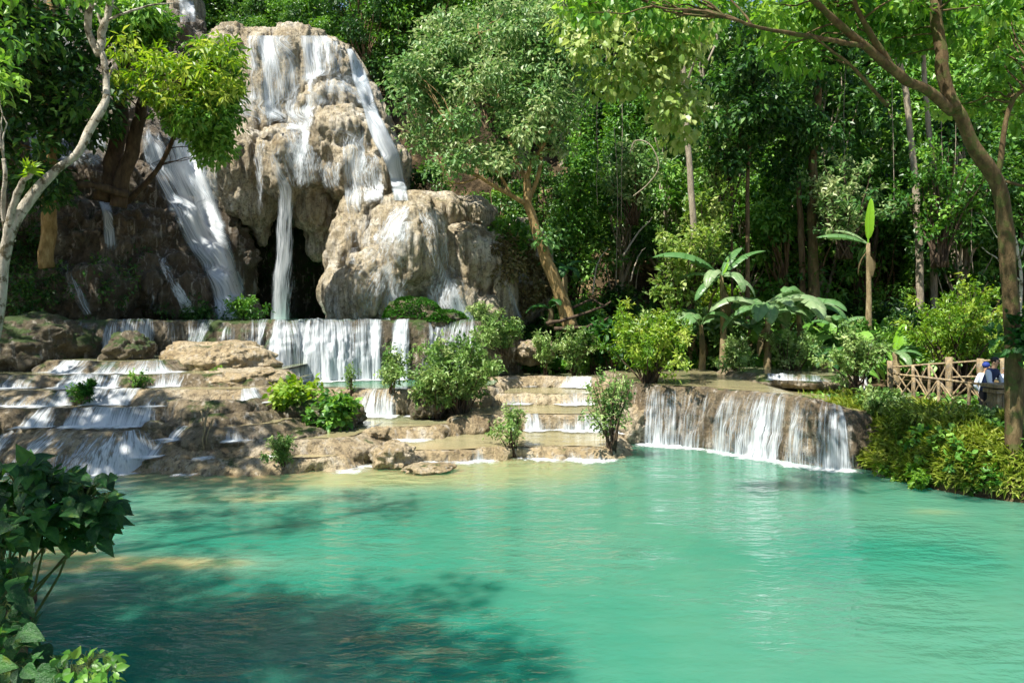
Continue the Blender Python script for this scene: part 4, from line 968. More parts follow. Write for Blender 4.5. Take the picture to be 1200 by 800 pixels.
# ------------------------------------------------------------------ shrubs
def shrub(label, px, py, D, wpx, hpx, mat, seed, leaf=.13, n=26, cnt=120, stems=7, bark='bark_dark', templ='kite', wr=.45, name='shrub', cat='shrub', low=.25, droop=.25, clr=.24, group=None, base_z=None):
    base = W(px, py, D)
    if base_z is not None: base[2] = base_z
    k = D / F; w, h = wpx * k / 2, hpx * k
    g = np.random.default_rng(seed); root = empty(name, base); tag(root, label, cat, group)
    mb = MB(); Cs, As, Us, Ts = [], [], [], []
    total = int(n * cnt * (.72 if templ == 'kite' else .8)); ns = max(5, int(n * .62)); per = total / ns
    for i in range(ns):
        a = g.random() * 6.283; f = g.random() ** .6
        th = math.radians(8 + 72 * (1 - f) ** .8 * (.6 + .5 * g.random())); reach = (.62 + .5 * g.random())
        tip = base + np.array([math.cos(a) * w * math.sin(th) * 1.45 * reach, math.sin(a) * w * 1.2 * math.sin(th) * 1.45 * reach, h * max(low * .6 + .08, math.cos(th) ** .6) * (.82 + .33 * g.random())])
        b0 = base + np.array([.10 * w * g.normal(), .10 * w * g.normal(), -.12])
        mid = b0 + (tip - b0) * .5 + np.array([0, 0, .10 * h])
        P = spline([b0, mid, tip], 12); P = P + np.stack([fbm1(np.linspace(0, 3, 12), 2, seed * 3 + i * 3 + q) for q in range(3)], -1) * .05 * h * np.linspace(0, 1, 12)[:, None]
        mb.tube(P, np.linspace(.010 + .010 * h, .004, 12), 5)
        tw0 = .45 + .25 * g.normal()
        ntw = 5
        for q in range(ntw):
            t0 = low + (1 - low) * (q + g.random()) / ntw; t0 = min(.98, max(.25, t0)); k0 = t0 * 11; j0 = int(k0)
            p0 = P[j0] + (P[min(11, j0 + 1)] - P[j0]) * (k0 - j0); ax = unit(P[min(11, j0 + 1)] - P[max(0, j0 - 1)])
            d = unit(ax * .7 + g.normal(size=3) * .6 + np.array([0, 0, .25])); ln = (.16 + .16 * g.random()) * max(h, w) * (1.15 - .5 * t0)
            m_ = max(2, int(per / ntw)); tt = (.1 + .9 * g.random(m_))[:, None]
            q0 = p0 + d * ln * tt + g.normal(size=(m_, 3)) * leaf * .45
            if q % 2 == 0: mb.tube(spline([p0, p0 + d * ln * .5 + [0, 0, .01], p0 + d * ln], 4), np.linspace(.006, .003, 4), 4, cap=False)
            Cs.append(q0); As.append(d * .6 + g.normal(size=(m_, 3)) * .6 + np.array([0, 0, -droop])); Us.append(g.normal(size=(m_, 3)) * .45 + np.array([0, 0, 1.0]) + d * .3)
            Ts.append(tw0 + .16 * g.normal() + .14 * g.normal(size=m_))
    part('stem', mb.mesh('stem', M[bark]), root)
    C_ = np.concatenate(Cs); part('foliage', leaves('foliage', C_, np.concatenate(As), np.concatenate(Us), leaf * (.6 + .8 * g.random(len(C_))), wr, np.concatenate(Ts), templ, M[mat]), root)
    return root
shrub('large bushy shrub growing in the middle terraces below the upper curtain', 540, 487, 20.2, 94, 82, 'pale', 301, .14, 54, 150, 8)
shrub('second stem clump leaning left of the large terrace shrub', 512, 488, 20.0, 44, 58, 'pale', 302, .14, 24, 130, 5)
shrub('small round shrub standing left of the chute', 459, 456, 21.0, 40, 42, 'pale', 303, .12, 18, 110, 4)
shrub('tiny sapling on the rim left of the small round shrub', 412, 462, 21.2, 18, 30, 'pale', 304, .09, 8, 60, 2)
shrub('round multi-stemmed shrub standing in the water above the right waterfall', 760, 446, 20.6, 104, 80, 'yellow', 305, .13, 54, 150, 9, base_z=1.5)
shrub('bushy grey green shrub on the highest middle terrace, left one', 640, 437, 25.0, 44, 44, 'pale', 306, .13, 18, 120, 4)
shrub('bushy grey green shrub on the highest middle terrace, right one', 674, 436, 25.0, 46, 46, 'pale', 307, .13, 18, 120, 4)
shrub('small thin shrub at the pool edge on the middle shelf', 602, 530, 17.3, 46, 50, 'pale', 308, .10, 18, 80, 5)
shrub('forked shrub at the right end of the middle shelf beside the right waterfall', 716, 530, 17.4, 66, 88, 'pale', 309, .11, 28, 80, 7)
shrub('low shrub behind the basin above the right waterfall, leftmost', 862, 437, 23.4, 50, 38, 'pale', 310, .12, 18, 120, 4, base_z=1.5)
shrub('wider low shrub behind the basin above the right waterfall', 925, 440, 23.4, 66, 50, 'pale', 311, .12, 26, 130, 5, base_z=1.5)
shrub('leafy shrub at the right end of the basin beside the fence post', 1005, 455, 19.6, 60, 66, 'pale', 312, .12, 28, 130, 5)
shrub('little pale clump on the flat tan shelf', 333, 541, 15.7, 38, 27, 'pale', 313, .09, 16, 110, 5, low=.1)
shrub('bright big-leaved shrub on the earth mound left of the chute', 338, 494, 18.6, 84, 44, 'yellow', 314, .17, 30, 46, 6, templ='oval', wr=.7)
shrub('dark big-leaved shrub on the right side of the earth mound', 390, 514, 18.0, 70, 46, 'mid', 315, .17, 28, 46, 6, templ='oval', wr=.7)
shrub('small dark fern tuft on the pale slab', 258, 448, 20.0, 30, 16, 'mid', 316, .1, 8, 70, 3, low=.05)
shrub('dark low bush at the foot of the blue falls', 285, 378, 24.6, 60, 26, 'mid', 317, .14, 14, 110, 4, low=.1)
shrub('dense yellow green shrub behind the fence', 1120, 425, 22.5, 110, 112, 'yellow', 318, .14, 60, 150, 7, base_z=1.2)
shrub('trailing shrub at the right end of the upper rim', 588, 412, 24.2, 60, 36, 'pale', 319, .13, 26, 130, 5)
shrub('small leafy shrub hanging beside the upper rim', 562, 382, 24.8, 46, 24, 'pale', 320, .12, 16, 120, 4)
shrub('dark leafy plant behind the round shrub on the basin edge', 716, 425, 25.2, 52, 50, 'big', 321, .26, 16, 40, 5, templ='oval', wr=.7, base_z=1.5)
shrub('low weed patch on the left step', 100, 470, 17.6, 46, 18, 'mid', 322, .1, 9, 70, 3, low=.05)
shrub('mossy weeds hanging on the tan halfway ledge', 103, 462, 17.3, 34, 16, 'moss', 323, .07, 10, 160, 2, low=.0)
shrub('fern tuft in the shallow water left of the pale slab', 160, 452, 18.3, 34, 14, 'mid', 324, .09, 8, 60, 2, low=.0)
for lab, px, py, D, w, h, mt, sd_ in SHL: shrub(lab, px, py, D, w, h, mt, sd_, .22 if mt != 'pale' else .17, 40, 90, 7, wr=.5, low=.12)
# understory shrubs along the foot of the forest
us = np.random.default_rng(77)
USP = [shrub('leafy undergrowth shrub at the foot of the forest', 0, 400, 20, 90, 90, m_, 330 + i, .2, 34, 110, 6, base_z=0, group='undergrowth shrubs at the foot of the forest') for i, m_ in enumerate(('mid', 'pale', 'dark', 'yellow'))]
for o in USP: o.location = (0, 0, 0)
USED = [False] * 4
for o, f in zip(USP, (F,) * 4): pass
def under(k, px, D, s, zoff=0.0):
    o = USP[k] if not USED[k] else copy_tree(USP[k]); USED[k] = True
    x = (px - CX) / F * D; o.location = (x, D, float(hill(x, D)) - .15 + zoff); o.rotation_euler = (0, 0, us.random() * 6.28); o.scale = (s, s, s)
for D0 in (26.6, 28.6, 30.8, 33.2, 36.2, 39.5):
    px = 600 + us.random() * 40
    while px < 1290:
        if not (D0 < 28 and px < 690):
            k = [0, 2, 0, 1, 2, 2][int(us.random() * 6)] if (px > 880 or px < 760) else [1, 0, 1, 3, 2][int(us.random() * 5)]
            under(k, px, D0 + us.normal() * .5, .55 + .5 * us.random() + .012 * (D0 - 26))
        px += (46 + 30 * us.random()) * 28 / D0
for px, D, k, s in [(300, 36.6, 2, .5), (270, 36.8, 2, .55), (345, 36.5, 2, .5), (395, 36, 0, .4)]:
    pass
mossb = [(484, 368, 25.4, 34, 22, 'round green mossy mound on the upper rim'), (520, 372, 25.2, 26, 12, 'small flat mossy mound right of the round one on the upper rim')]
for px, py, D, rx, rz, lab in mossb:
    root = empty('moss_mound', W(px, py + rz * .4, D)); tag(root, lab, 'moss mound')
    c = W(px, py + 4, D); kk = D / F
    b = boulder('x', px, py + 4, D, rx * .9, rz * .9, .7, M['mossrock'], 97); b.name = 'rock'; b.location = c - np.array(root.location); b.parent = root
    del b['label'], b['category']
    g = np.random.default_rng(int(px)); d = unit(g.normal(size=(4500, 3))); d[:, 2] = np.abs(d[:, 2]); S = np.array([rx * kk, .8, rz * kk])
    C = c + d * S * (1 + .22 * fbm(d * 2.0 + 5, 3, 3))[:, None]
    part('moss', leaves('moss', C, d + g.normal(size=d.shape) * .5, d + .3, .08 * (.6 + .8 * g.random(4500)), .6, .5 + .25 * g.normal(size=4500), 'kite', M['moss']), root)
# green growth inside the two caves of the main cliff
def clingers(name, label, spots, leaf, mat, seed, cnt=160, cat='hanging plants', ymin=0):
    g = np.random.default_rng(seed); cl = []
    for px, py, rx, ry, n in spots:
        for i in range(n):
            qx, qy = px + g.normal() * rx * .5, py + g.normal() * ry * .5
            h = BV.ray_cast(Vector((0, 0, H)), Vector(((qx - CX) / F, 1, (HZ - qy) / F)).normalized())[0]
            if h is None or h.y < ymin: continue
            s = .38 * (.6 + .8 * g.random()); cl.append((np.array(h[:]) + [0, -.12, 0], (s, s * .6, s), int(cnt * .35), .45 + .2 * g.normal()))
    o = link(name, foliage(name, cl, leaf, M[mat], seed)); return tag(o, label, cat, None, 'stuff')
clingers('hanging_plants', 'green mossy growth inside the cave of the main cliff', [(395, 220, 34, 26, 40), (360, 232, 14, 30, 16), (385, 330, 40, 40, 26), (285, 310, 30, 60, 44)], .12, 'moss', 91, ymin=34.5)
clingers('hanging_plants', 'leafy growth clinging to the dark left rock slope', [(40, 340, 60, 40, 30), (20, 290, 40, 40, 26), (225, 365, 40, 10, 16), (150, 320, 70, 40, 10)], .13, 'dark', 92)
clingers('hanging_plants', 'dry hanging roots and weeds at the right side of the tan mound', [(600, 300, 20, 30, 40), (625, 330, 18, 30, 30)], .22, 'hang', 93)

# ------------------------------------------------------------------ banana plants
def blade(mb_list, base, yaw, length, width, rise, arch, seed, tear=.8):
    """banana leaf: split blade along an arching midrib; returns V, Tris, tint"""
    g = np.random.default_rng(seed); n = 22
    t = np.linspace(0, 1, n); ang = rise - arch * t ** 1.3
    d = np.stack([np.cos(ang), np.sin(ang)], -1); P2 = np.concatenate([[[0, 0]], np.cumsum((d[:-1] + d[1:]) / 2 * (length / (n - 1)), 0)])
    cy_, sy_ = math.cos(yaw), math.sin(yaw)
    P = np.stack([P2[:, 0] * cy_, P2[:, 0] * sy_, P2[:, 1]], -1) + base
    side = np.array([-sy_, cy_, 0]); up = np.stack([-d[:, 1] * cy_, -d[:, 1] * sy_, d[:, 0]], -1)
    w = width * np.clip(np.sin(math.pi * np.clip((t - .14) / .86, 0, 1) ** .75), 0, 1) ** .55 * (t > .13)
    V, Fq = [], []
    for s in (-1, 1):
        i = 3
        while i < n - 1:
            m = int(g.integers(1, 5)) if g.random() < tear else 6
            j = min(n - 1, i + m)
            k0 = len(V); dr = -.25 - .5 * g.random() * tear
            for q in range(i, j + 1):
                sh = (.12 if q == i else -.12 if q == j else 0) * (g.random() < tear) * .6
                V.append(P[q]); ww = w[q] * (1 - .12 * g.random())
                tt = P[min(n - 1, q + 1)] - P[q] if q < n - 1 else P[q] - P[q - 1]
                V.append(P[q] + side * s * ww * .55 + up[q] * ww * (.18) + tt * sh)
                V.append(P[q] + side * s * ww + up[q] * ww * dr * .6 + tt * sh * 2)
            for q in range(j - i):
                a = k0 + q * 3; Fq += [(a, a + 1, a + 4, a + 3), (a + 1, a + 2, a + 5, a + 4)]
            i = j
    return np.array(V), np.array(Fq), P
def banana(label, px, py, D, htop, nl, ll, seed, yaw0=0, spec=None, new=None, stemr=.14, base_z=None, mat='banana'):
    base = W(px, py, D)
    if base_z is not None: base[2] = base_z
    g = np.random.default_rng(seed); root = empty('banana_plant', base); tag(root, label, 'banana plant', 'banana plants at the foot of the forest')
    mb = MB(); top = base + np.array([.06 * g.normal(), .06 * g.normal(), htop])
    mb.tube(spline([base - [0, 0, .3], base + (top - base) * .5 + [.05, 0, 0], top], 12), np.linspace(stemr, stemr * .5, 12), 9, rough=.2)
    part('stem', mb.mesh('stem', M['stem_dry']), root)
    for q in range(3 if htop > 1.2 else 0):
        V, Fq, P = blade(None, top - [0, 0, .15 + .1 * q], yaw0 + 2.1 * q + .5, ll * .55, ll * .07, -.9, .75, seed * 19 + q)
        mb2 = MB(); mb2.add(V, Fq); mb2.tube(P, np.linspace(.02, .006, len(P)), 5); me = mb2.mesh('dead_leaf', M['hang']); me.attributes.new('tint', 'FLOAT', 'POINT')
        d_ = part('dead_leaf', me, root); d_['label'] = 'brown dead leaf hanging down along the stem'
    ls = spec if spec else [(yaw0 + i * 2.4 + .3 * g.normal(), ll * (.75 + .45 * g.random()), 1.1 - .55 * g.random(), 1.5 + .7 * g.random()) for i in range(nl)]
    for i, (yw, L, rise, arch) in enumerate(ls):
        V, Fq, P = blade(None, top - [0, 0, .05], yw, L, L * .155, rise, arch, seed * 13 + i)
        mb2 = MB(); mb2.add(V, Fq); mb2.tube(P, np.linspace(.035, .008, len(P)), 5)
        me = mb2.mesh('leaf', M[mat]); a = me.attributes.new('tint', 'FLOAT', 'POINT'); tt = .25 + .6 * g.random()
        a.data.foreach_set('value', np.clip(tt + .1 * g.normal(size=len(me.vertices)), 0, 1).astype(np.float32))
        part('leaf', me, root)
    for (yw, L, rise, arch, wd) in (new or []):
        V, Fq, P = blade(None, top - [0, 0, .1], yw, L, wd, rise, arch, seed * 17, tear=0.0)
        mb2 = MB(); mb2.add(V, Fq); mb2.tube(P, np.linspace(.035, .008, len(P)), 5)
        me = mb2.mesh('leaf', M['banana_new']); a = me.attributes.new('tint', 'FLOAT', 'POINT'); a.data.foreach_set('value', np.full(len(me.vertices), .6, np.float32))
        lf = part('leaf', me, root); lf['label'] = 'upright bright new leaf'
    return root
banana('tall banana plant with tattered pale leaves over a bare stem', 847, 400, 25.0, 3.3, 8, 2.3, 401, .4, base_z=1.5, new=[(.3, .8, 1.2, .2, .14)],
       spec=[(3.1, 2.6, .75, 1.1), (.1, 1.9, .9, .9), (2.6, 2.0, .3, 1.1), (.5, 1.5, 1.2, .9), (-1.2, 1.6, .4, 2.0), (-.4, 1.5, .1, 1.6), (3.6, 1.5, -.2, 1.0), (-2.2, 1.7, .5, 1.9)])
banana('wide banana plant with grey green drooping leaves right of the tall one', 898, 410, 24.4, 1.9, 13, 2.2, 402, 1.0, base_z=1.5)
banana('second drooping banana plant beside the wide one', 935, 405, 25.4, 2.0, 12, 2.0, 403, 2.0, base_z=1.5)
banana('banana plant with one tall upright bright leaf in front of the dark forest', 1016, 420, 26.5, 4.45, 2, 1.8, 404, 0, base_z=1.6, spec=[(3.05, 1.9, .45, .7), (2.7, 1.3, .8, .8), (1.6, 1.0, -.3, 1.3)], new=[(.1, 1.75, 1.56, .12, .30)])
banana('low banana plant with an upright yellow green leaf near the fence', 1050, 400, 23.0, .75, 5, 1.3, 405, .2, base_z=1.5, new=[(.4, 1.2, 1.25, .25, .22)], spec=[(3.3, 1.3, .6, .9), (-.5, 1.0, .5, 1.6), (-1.5, 1.1, .3, 1.7), (.2, 1.0, .7, 1.3)])
banana('small banana sapling left of the low banana plant', 990, 402, 23.4, .6, 6, 1.2, 406, .7, base_z=1.5, mat='big')
banana('blue green young banana plant behind the leaning golden trunk', 660, 335, 27.5, .9, 7, 1.2, 407, .2, base_z=W(660, 345, 27.5)[2], mat='big')
banana('lower young banana plant left of the leaning golden trunk', 645, 372, 26.5, .35, 6, 1.0, 408, 1.2, mat='big')
banana('thin banana stem at the left of the banana group', 822, 410, 25.4, 1.6, 8, 1.6, 409, 2.1, base_z=1.5)
banana('broad leaved plant between the banana group and the fence', 965, 412, 22.8, .5, 6, 1.1, 410, 1.4, base_z=1.5, mat='big')

tp = None; tg = np.random.default_rng(88)
for px, D, s_ in [(700, 26.4, .8), (740, 27.0, .9), (790, 26.6, 1.0), (875, 25.6, 1.0), (905, 26.8, 1.2), (960, 25.0, .9), (985, 25.8, 1.2), (1030, 24.6, 1.0), (1075, 24.6, 1.1), (1010, 22.6, .7), (1150, 24.2, 1.2), (1090, 27.0, 1.3), (940, 28.0, 1.4), (1050, 28.0, 1.3), (860, 28.5, 1.2), (780, 29.4, 1.3), (1180, 22.5, 1.0), (690, 29.5, 1.1)]:
    x = (px - CX) / F * D
    if tp is None:
        tp = empty('broadleaf_plant')
        mb = MB(); Cs, As, Us, Ls, Ts = [], [], [], [], []
        for i in range(22):
            a = tg.random() * 6.283; r = .15 + .6 * tg.random(); z = .35 + .95 * tg.random(); c = np.array([math.cos(a) * r, math.sin(a) * r, z])
            mb.tube(spline([[0, 0, -.3], [c[0] * .3, c[1] * .3, z * .7], c], 7), np.linspace(.022, .010, 7), 5, cap=False)
            Cs.append(c); As.append(np.array([math.cos(a), math.sin(a), -.45]) + .2 * tg.normal(size=3)); Us.append(np.array([0, 0, 1]) + .3 * tg.normal(size=3)); Ls.append(.42 + .3 * tg.random()); Ts.append(.55 + .3 * tg.normal())
        part_l('stem', mb.mesh('stem', M['stem_green']), tp); part_l('foliage', leaves('foliage', np.array(Cs), np.array(As), np.array(Us), Ls, .78, np.array(Ts), 'heart', M['mid'], True), tp)
        tag(tp, 'broad-leaved plant spreading at the foot of the forest', 'plant', 'broad-leaved plants at the foot of the forest'); o = tp
    else: o = copy_tree(tp)
    o.location = (x, D, max(1.45, float(hill(x, D))) - .05); o.scale = (s_, s_, s_); o.rotation_euler = (0, 0, tg.random() * 6.28)

for k, (px, D, h_, l_) in enumerate([(872, 26.2, 1.5, 1.3), (917, 27.2, 1.9, 1.4), (952, 24.2, .8, 1.1), (806, 26.4, 1.3, 1.2), (985, 27.5, 1.4, 1.3)]):
    banana('small ragged banana plant mixed into the brush at the foot of the forest', px, 400, D, h_, 7, l_, 430 + k, k * 1.1, base_z=max(1.45, float(hill((px - CX) / F * D, D))), stemr=.09)

# ------------------------------------------------------------------ right bank cover
def surf_pts(V, g, n, kmin, kmax, jmin=0, jmax=None):
    a, b, _ = V.shape; jmax = jmax or a - 1
    i = g.uniform(jmin, jmax - .001, n); j = g.uniform(kmin, kmax - .001, n)
    i0, j0 = i.astype(int), j.astype(int); fi, fj = (i - i0)[:, None], (j - j0)[:, None]
    return (V[i0, j0] * (1 - fi) + V[i0 + 1, j0] * fi) * (1 - fj) + (V[i0, j0 + 1] * (1 - fi) + V[i0 + 1, j0 + 1] * fi) * fj
g = np.random.default_rng(900)
C = surf_pts(RBV, g, 26000, 2, 9.5); nn = len(C)
dense = fbm(C * .9, 3, 3) > -.25; C = C[dense]; nn = len(C)
A = g.normal(size=(nn, 3)) * .5 + [-.5, -.5, -.15]; C = C + [-.05, -.05, .14]
o = link('grass', leaves('grass', C, A, g.normal(size=(nn, 3)) + [0, -1, 0], .20 * (.5 + g.random(nn)), .22, .45 + .55 * fbm(C * .9, 3, 6) + .22 * g.normal(size=nn), 'kite', M['grass']))
tag(o, 'olive grass and weeds covering the right bank', 'grass', None, 'stuff')
C = surf_pts(RBV, g, 9000, 3, 13); nn = len(C)
o = link('ground_cover', leaves('ground_cover', C + [0, 0, .08], g.normal(size=(nn, 3)) + [-.2, -.4, .2], g.normal(size=(nn, 3)) * .4 + [0, -.5, 1], .13 * (.5 + g.random(nn)), .65, .5 + .25 * g.normal(size=nn), 'oval', M['mid']))
tag(o, 'small green leafy ground cover on the right bank', 'ground cover', None, 'stuff')
for i, (px, py, D, w, h, mt, lf, lab) in enumerate([
    (1075, 572, 14.6, 70, 34, 'yellow', .11, 'bright leafy plant at the water edge of the right bank, left one'),
    (1128, 582, 14.0, 80, 44, 'mid', .13, 'broad-leaved plant at the water edge beside the curved trunk'),
    (1060, 512, 15.6, 50, 34, 'grass', .14, 'olive drooping weed clump on the left shoulder of the bank'),
    (1110, 515, 15.4, 70, 34, 'grass', .14, 'yellowish weed clump in the middle of the bank'),
    (1100, 552, 14.6, 60, 40, 'mid', .16, 'fresh green broad-leaved plant low on the bank'),
    (1030, 492, 17.0, 54, 36, 'pale', .12, 'grey green bush at the left end of the bank below the fence'),
    (1140, 556, 14.4, 50, 40, 'yellow', .12, 'yellow green plant left of the curved trunk foot'),
    (1225, 575, 13.4, 60, 70, 'dark', .14, 'dark plant right of the curved trunk foot'),
    (1090, 498, 16.4, 60, 20, 'grass', .11, 'low grassy bush under the fence'),
    (1140, 504, 15.8, 50, 22, 'pale', .11, 'low pale bush under the right end of the fence')]):
    shrub(lab, px, py, D, w, h, mt, 420 + i, lf, 20, 70 if lf > .15 else 95, 5, templ='oval' if mt in ('mid', 'yellow') else 'kite', wr=.6 if mt != 'grass' else .25, low=.02, name='bank_plant', cat='plant')
shrub('dark leafy bough hanging in front of the curved trunk above the fence', 1212, 414, 13.0, 60, 40, 'big', 440, .15, 20, 60, 5, templ='oval', wr=.6, low=.1, name='bank_plant', cat='plant')
# undergrowth carpet on the hillside
g = np.random.default_rng(901); nn = 30000
px = g.uniform(585, 1320, nn); D = 26 + 16 * g.random(nn) ** 1.3; x = (px - CX) / F * D
kp = (fbm(np.stack([x * .35, D * .35, x * 0], -1), 3, 12) > -.12); x, D = x[kp], D[kp]; nn = len(x)
C = np.stack([x, D, hill(x, D) + .25 * g.random(nn)], -1)
o = link('ground_cover', leaves('ground_cover', C, g.normal(size=(nn, 3)) + [0, -.4, .4], g.normal(size=(nn, 3)) * .4 + [0, -.5, 1], .26 * (.5 + g.random(nn)), .5, .45 + .25 * g.normal(size=nn), 'kite', M['mid']))
tag(o, 'low green undergrowth covering the forest floor', 'undergrowth', None, 'stuff')

# ------------------------------------------------------------------ foreground shrubs at the lower left
def fore(label, spots, leafL, n, seed, mat='big', wr=.95, templ='heart', basept=None):
    g = np.random.default_rng(seed); basept = np.asarray(basept, float); root = empty('broadleaf_shrub', basept); tag(root, label, 'shrub')
    mb = MB(); Cs, As, Us, Ls, Ts = [], [], [], [], []
    for s, (px, py, D, rx, ry, cnt) in enumerate(spots):
        cnt = int(cnt * 2.7) if leafL < .13 else int(cnt * 1.9); cnt = cnt if leafL > .08 else int(cnt * .6); tip = W(px, py, D)
        P = limb(mb, basept + g.normal(size=3) * .08, tip, .014, .005, seed + s, 12, .10, 6, .10)
        for i in range(cnt):
            c = W(px + g.uniform(-1, 1) * rx, py + g.uniform(-1, 1) * ry, D + g.normal() * .22)
            j = int(np.argmin(np.linalg.norm(P - c, axis=1))); 
            mb.tube(spline([P[j], (P[j] + c) / 2 + [0, 0, .05], c], 6), np.linspace(.022, .012, 6) * leafL, 4, cap=False)
            a = (c - P[j]) * 1.2 + g.normal(size=3) * .35; a = a / (np.linalg.norm(a) + 1e-6) + np.array([.35, -.2, -.45]) + .3 * g.normal(size=3)
            Cs.append(c); As.append(a); Us.append(np.array([0, -.45, 1.0]) + g.normal(size=3) * .35); Ls.append(leafL * (.45 + .95 * g.random())); Ts.append(.35 + .3 * g.normal())
    part('stem', mb.mesh('stem', M['stem_green']), root)
    part('foliage', leaves('foliage', np.array(Cs), np.array(As), np.array(Us), Ls, wr, np.array(Ts), templ, M[mat], True), root)
    return root
fore('large heart-leaved shrub at the left edge over the pool', [(20, 570, 5.4, 28, 26, 30), (60, 575, 5.5, 36, 24, 34), (100, 585, 5.5, 34, 26, 36), (70, 610, 5.4, 50, 22, 34), (30, 615, 5.2, 34, 22, 30), (112, 600, 5.6, 24, 16, 14), (-5, 640, 4.8, 24, 40, 26), (75, 560, 5.7, 20, 14, 14), (128, 588, 5.7, 16, 10, 9), (40, 548, 5.6, 16, 10, 9), (95, 632, 5.5, 30, 8, 9), (15, 675, 4.6, 18, 14, 10)], .112, 0, 501, wr=.8, basept=(-3.75, 5.2, .6))
fore('big-leaved plant in the bottom left corner', [(5, 715, 4.2, 22, 24, 12), (20, 755, 4.0, 30, 24, 14), (10, 790, 3.9, 40, 24, 14), (45, 785, 3.9, 24, 16, 8)], .095, 0, 502, wr=.8, basept=(-2.9, 3.3, .9))
fore('small light green plant at the bottom left over the water', [(105, 775, 3.6, 34, 14, 30), (85, 790, 3.5, 30, 12, 24), (130, 792, 3.6, 18, 10, 12)], .055, 0, 503, mat='fresh', wr=.6, templ='oval', basept=(-2.3, 3.4, 1.0))

# fern growing on the pale crooked tree
g = np.random.default_rng(55); c = W(34, 202, 9.15); nn = 26; a = g.normal(size=(nn, 3)) * .7 + [0, 0, .6]
o = link('epiphyte_fern', leaves('epiphyte_fern', np.repeat(c[None], nn, 0) + .02 * g.normal(size=(nn, 3)), a, g.normal(size=(nn, 3)) + [0, -1, 1], .14 + .08 * g.random(nn), .22, .5 + .2 * g.normal(size=nn), 'oval', M['yellow']))
tag(o, 'tuft of bright fern growing on the pale crooked trunk', 'fern')

# ------------------------------------------------------------------ fallen wood, vines, bare branches
def stick(name, label, cat, lines, mat, seed):
    p0 = W(*lines[0][0][0]); root_me = MB()
    for k, (pts, r0, r1) in enumerate(lines):
        P = spline([W(*p) for p in pts], 6 * len(pts)); P = P + np.stack([fbm1(np.linspace(0, 5, len(P)), 2, seed + k * 3 + q) for q in range(3)], -1) * r0 * 1.2
        root_me.tube(P, np.linspace(r0, r1, len(P)), 8, rough=.25, seed=seed)
    o = link(name, root_me.mesh(name, M[mat])); return tag(o, label, cat)
stick('fallen_log', 'fallen grey roots lying at the foot of the leaning golden-barked tree', 'log', [([(640, 378, 25.6), (670, 372, 25.8), (700, 362, 26), (715, 352, 26.4)], .07, .03), ([(660, 368, 26.4), (690, 352, 26.6), (708, 358, 26.4)], .06, .03), ([(650, 384, 25.4), (690, 382, 25.4), (715, 372, 25.6)], .07, .03)], 'bark_dark', 61)
stick('dead_branch', 'bare branches leaning on the slope behind the round shrub', 'branch', [([(730, 300, 28), (750, 270, 28.6), (765, 255, 29)], .04, .02), ([(738, 330, 27.6), (748, 300, 28), (756, 290, 28.2)], .03, .015), ([(695, 345, 27.4), (700, 310, 28), (712, 290, 28.4)], .035, .015)], 'bark_grey', 62)
stick('dead_branch', 'pale leafless branches at the right edge behind the curved tree', 'branch', [([(1196, 420, 16), (1196, 330, 16), (1190, 285, 16), (1180, 245, 16)], .045, .015), ([(1196, 330, 16), (1170, 305, 16), (1150, 290, 16)], .022, .008), ([(1193, 290, 16), (1172, 282, 16), (1152, 252, 16)], .02, .006), ([(1196, 300, 16), (1215, 260, 16)], .02, .008)], 'bark_white', 63)
stick('dead_branch', 'dry roots hanging over the low boulder at left', 'branch', [([(244, 478, 16.6), (240, 500, 16.2), (238, 526, 16.0)], .03, .02), ([(250, 490, 16.5), (243, 510, 16.1), (242, 520, 16.0)], .02, .012), ([(236, 482, 16.6), (238, 498, 16.3), (239, 512, 16.1)], .018, .012)], 'stem_dry', 64)
vg = np.random.default_rng(66)
for i, (px, y0, y1, D) in enumerate([(730, 60, 260, 29), (722, 150, 330, 29), (868, 40, 180, 29), (1120, 120, 330, 29), (1046, 60, 260, 30), (1105, 60, 260, 30), (990, 60, 300, 30), (700, 120, 240, 29.4), (1140, 160, 320, 29)]):
    mb = MB(); P = spline([W(px + 1.5 * vg.normal(), y, D) for y in np.linspace(y0, y1, 5)], 24); mb.tube(P, .013, 5)
    tag(link('vine', mb.mesh('vine', M['bark_grey'])), 'thin bare vine hanging straight down in front of the dark forest', 'vine', 'thin vines hanging in the forest')
mb = MB(); P = spline([W(*p) for p in ((742, 230, 26.5), (760, 215, 26.3), (772, 195, 26), (762, 170, 26), (745, 165, 26.2), (738, 180, 26.4))], 30); mb.tube(P, .022, 6)
tag(link('vine', mb.mesh('vine', M['bark_grey'])), 'curled loop of a thick pale vine under the pale hanging leaves', 'vine')

# ------------------------------------------------------------------ wooden fence and people
def bar(name, root, a, b, r, seg=8, mat='wood'):
    a, b = np.asarray(a), np.asarray(b); mb = MB(); mb.tube(a + (b - a) * np.linspace(0, 1, 8)[:, None] + .006 * np.random.default_rng(int(abs(a[0] * 100))).normal(size=(8, 3)), r, seg, rough=.15)
    return part(name, mb.mesh(name, M[mat]), root)
fa, fb = W(1043, 437, 20.0), W(1166, 452, 17.2)
def fl(t, z): p = fa + (fb - fa) * t; return np.array([p[0], p[1], z])
fr = empty('wooden_fence', (fa[0], fa[1], .8)); tag(fr, 'rustic wooden railing with crossed braces on the near side of the right bank path', 'fence')
ZR = lambda t: fa[2] + (fb[2] - fa[2]) * t
bar('rail', fr, fl(-.02, ZR(0)), fl(1.05, ZR(1)), .032)
ts = [0, .26, .5, .78]
for i, t in enumerate(ts): 
    if i == 0: bar('post', fr, fl(0, .5), fl(0, ZR(0) + .34), .07)
    else: bar('post', fr, fl(t, .5), fl(t, ZR(t) - .03), .042)
tt = ts + [1.03]
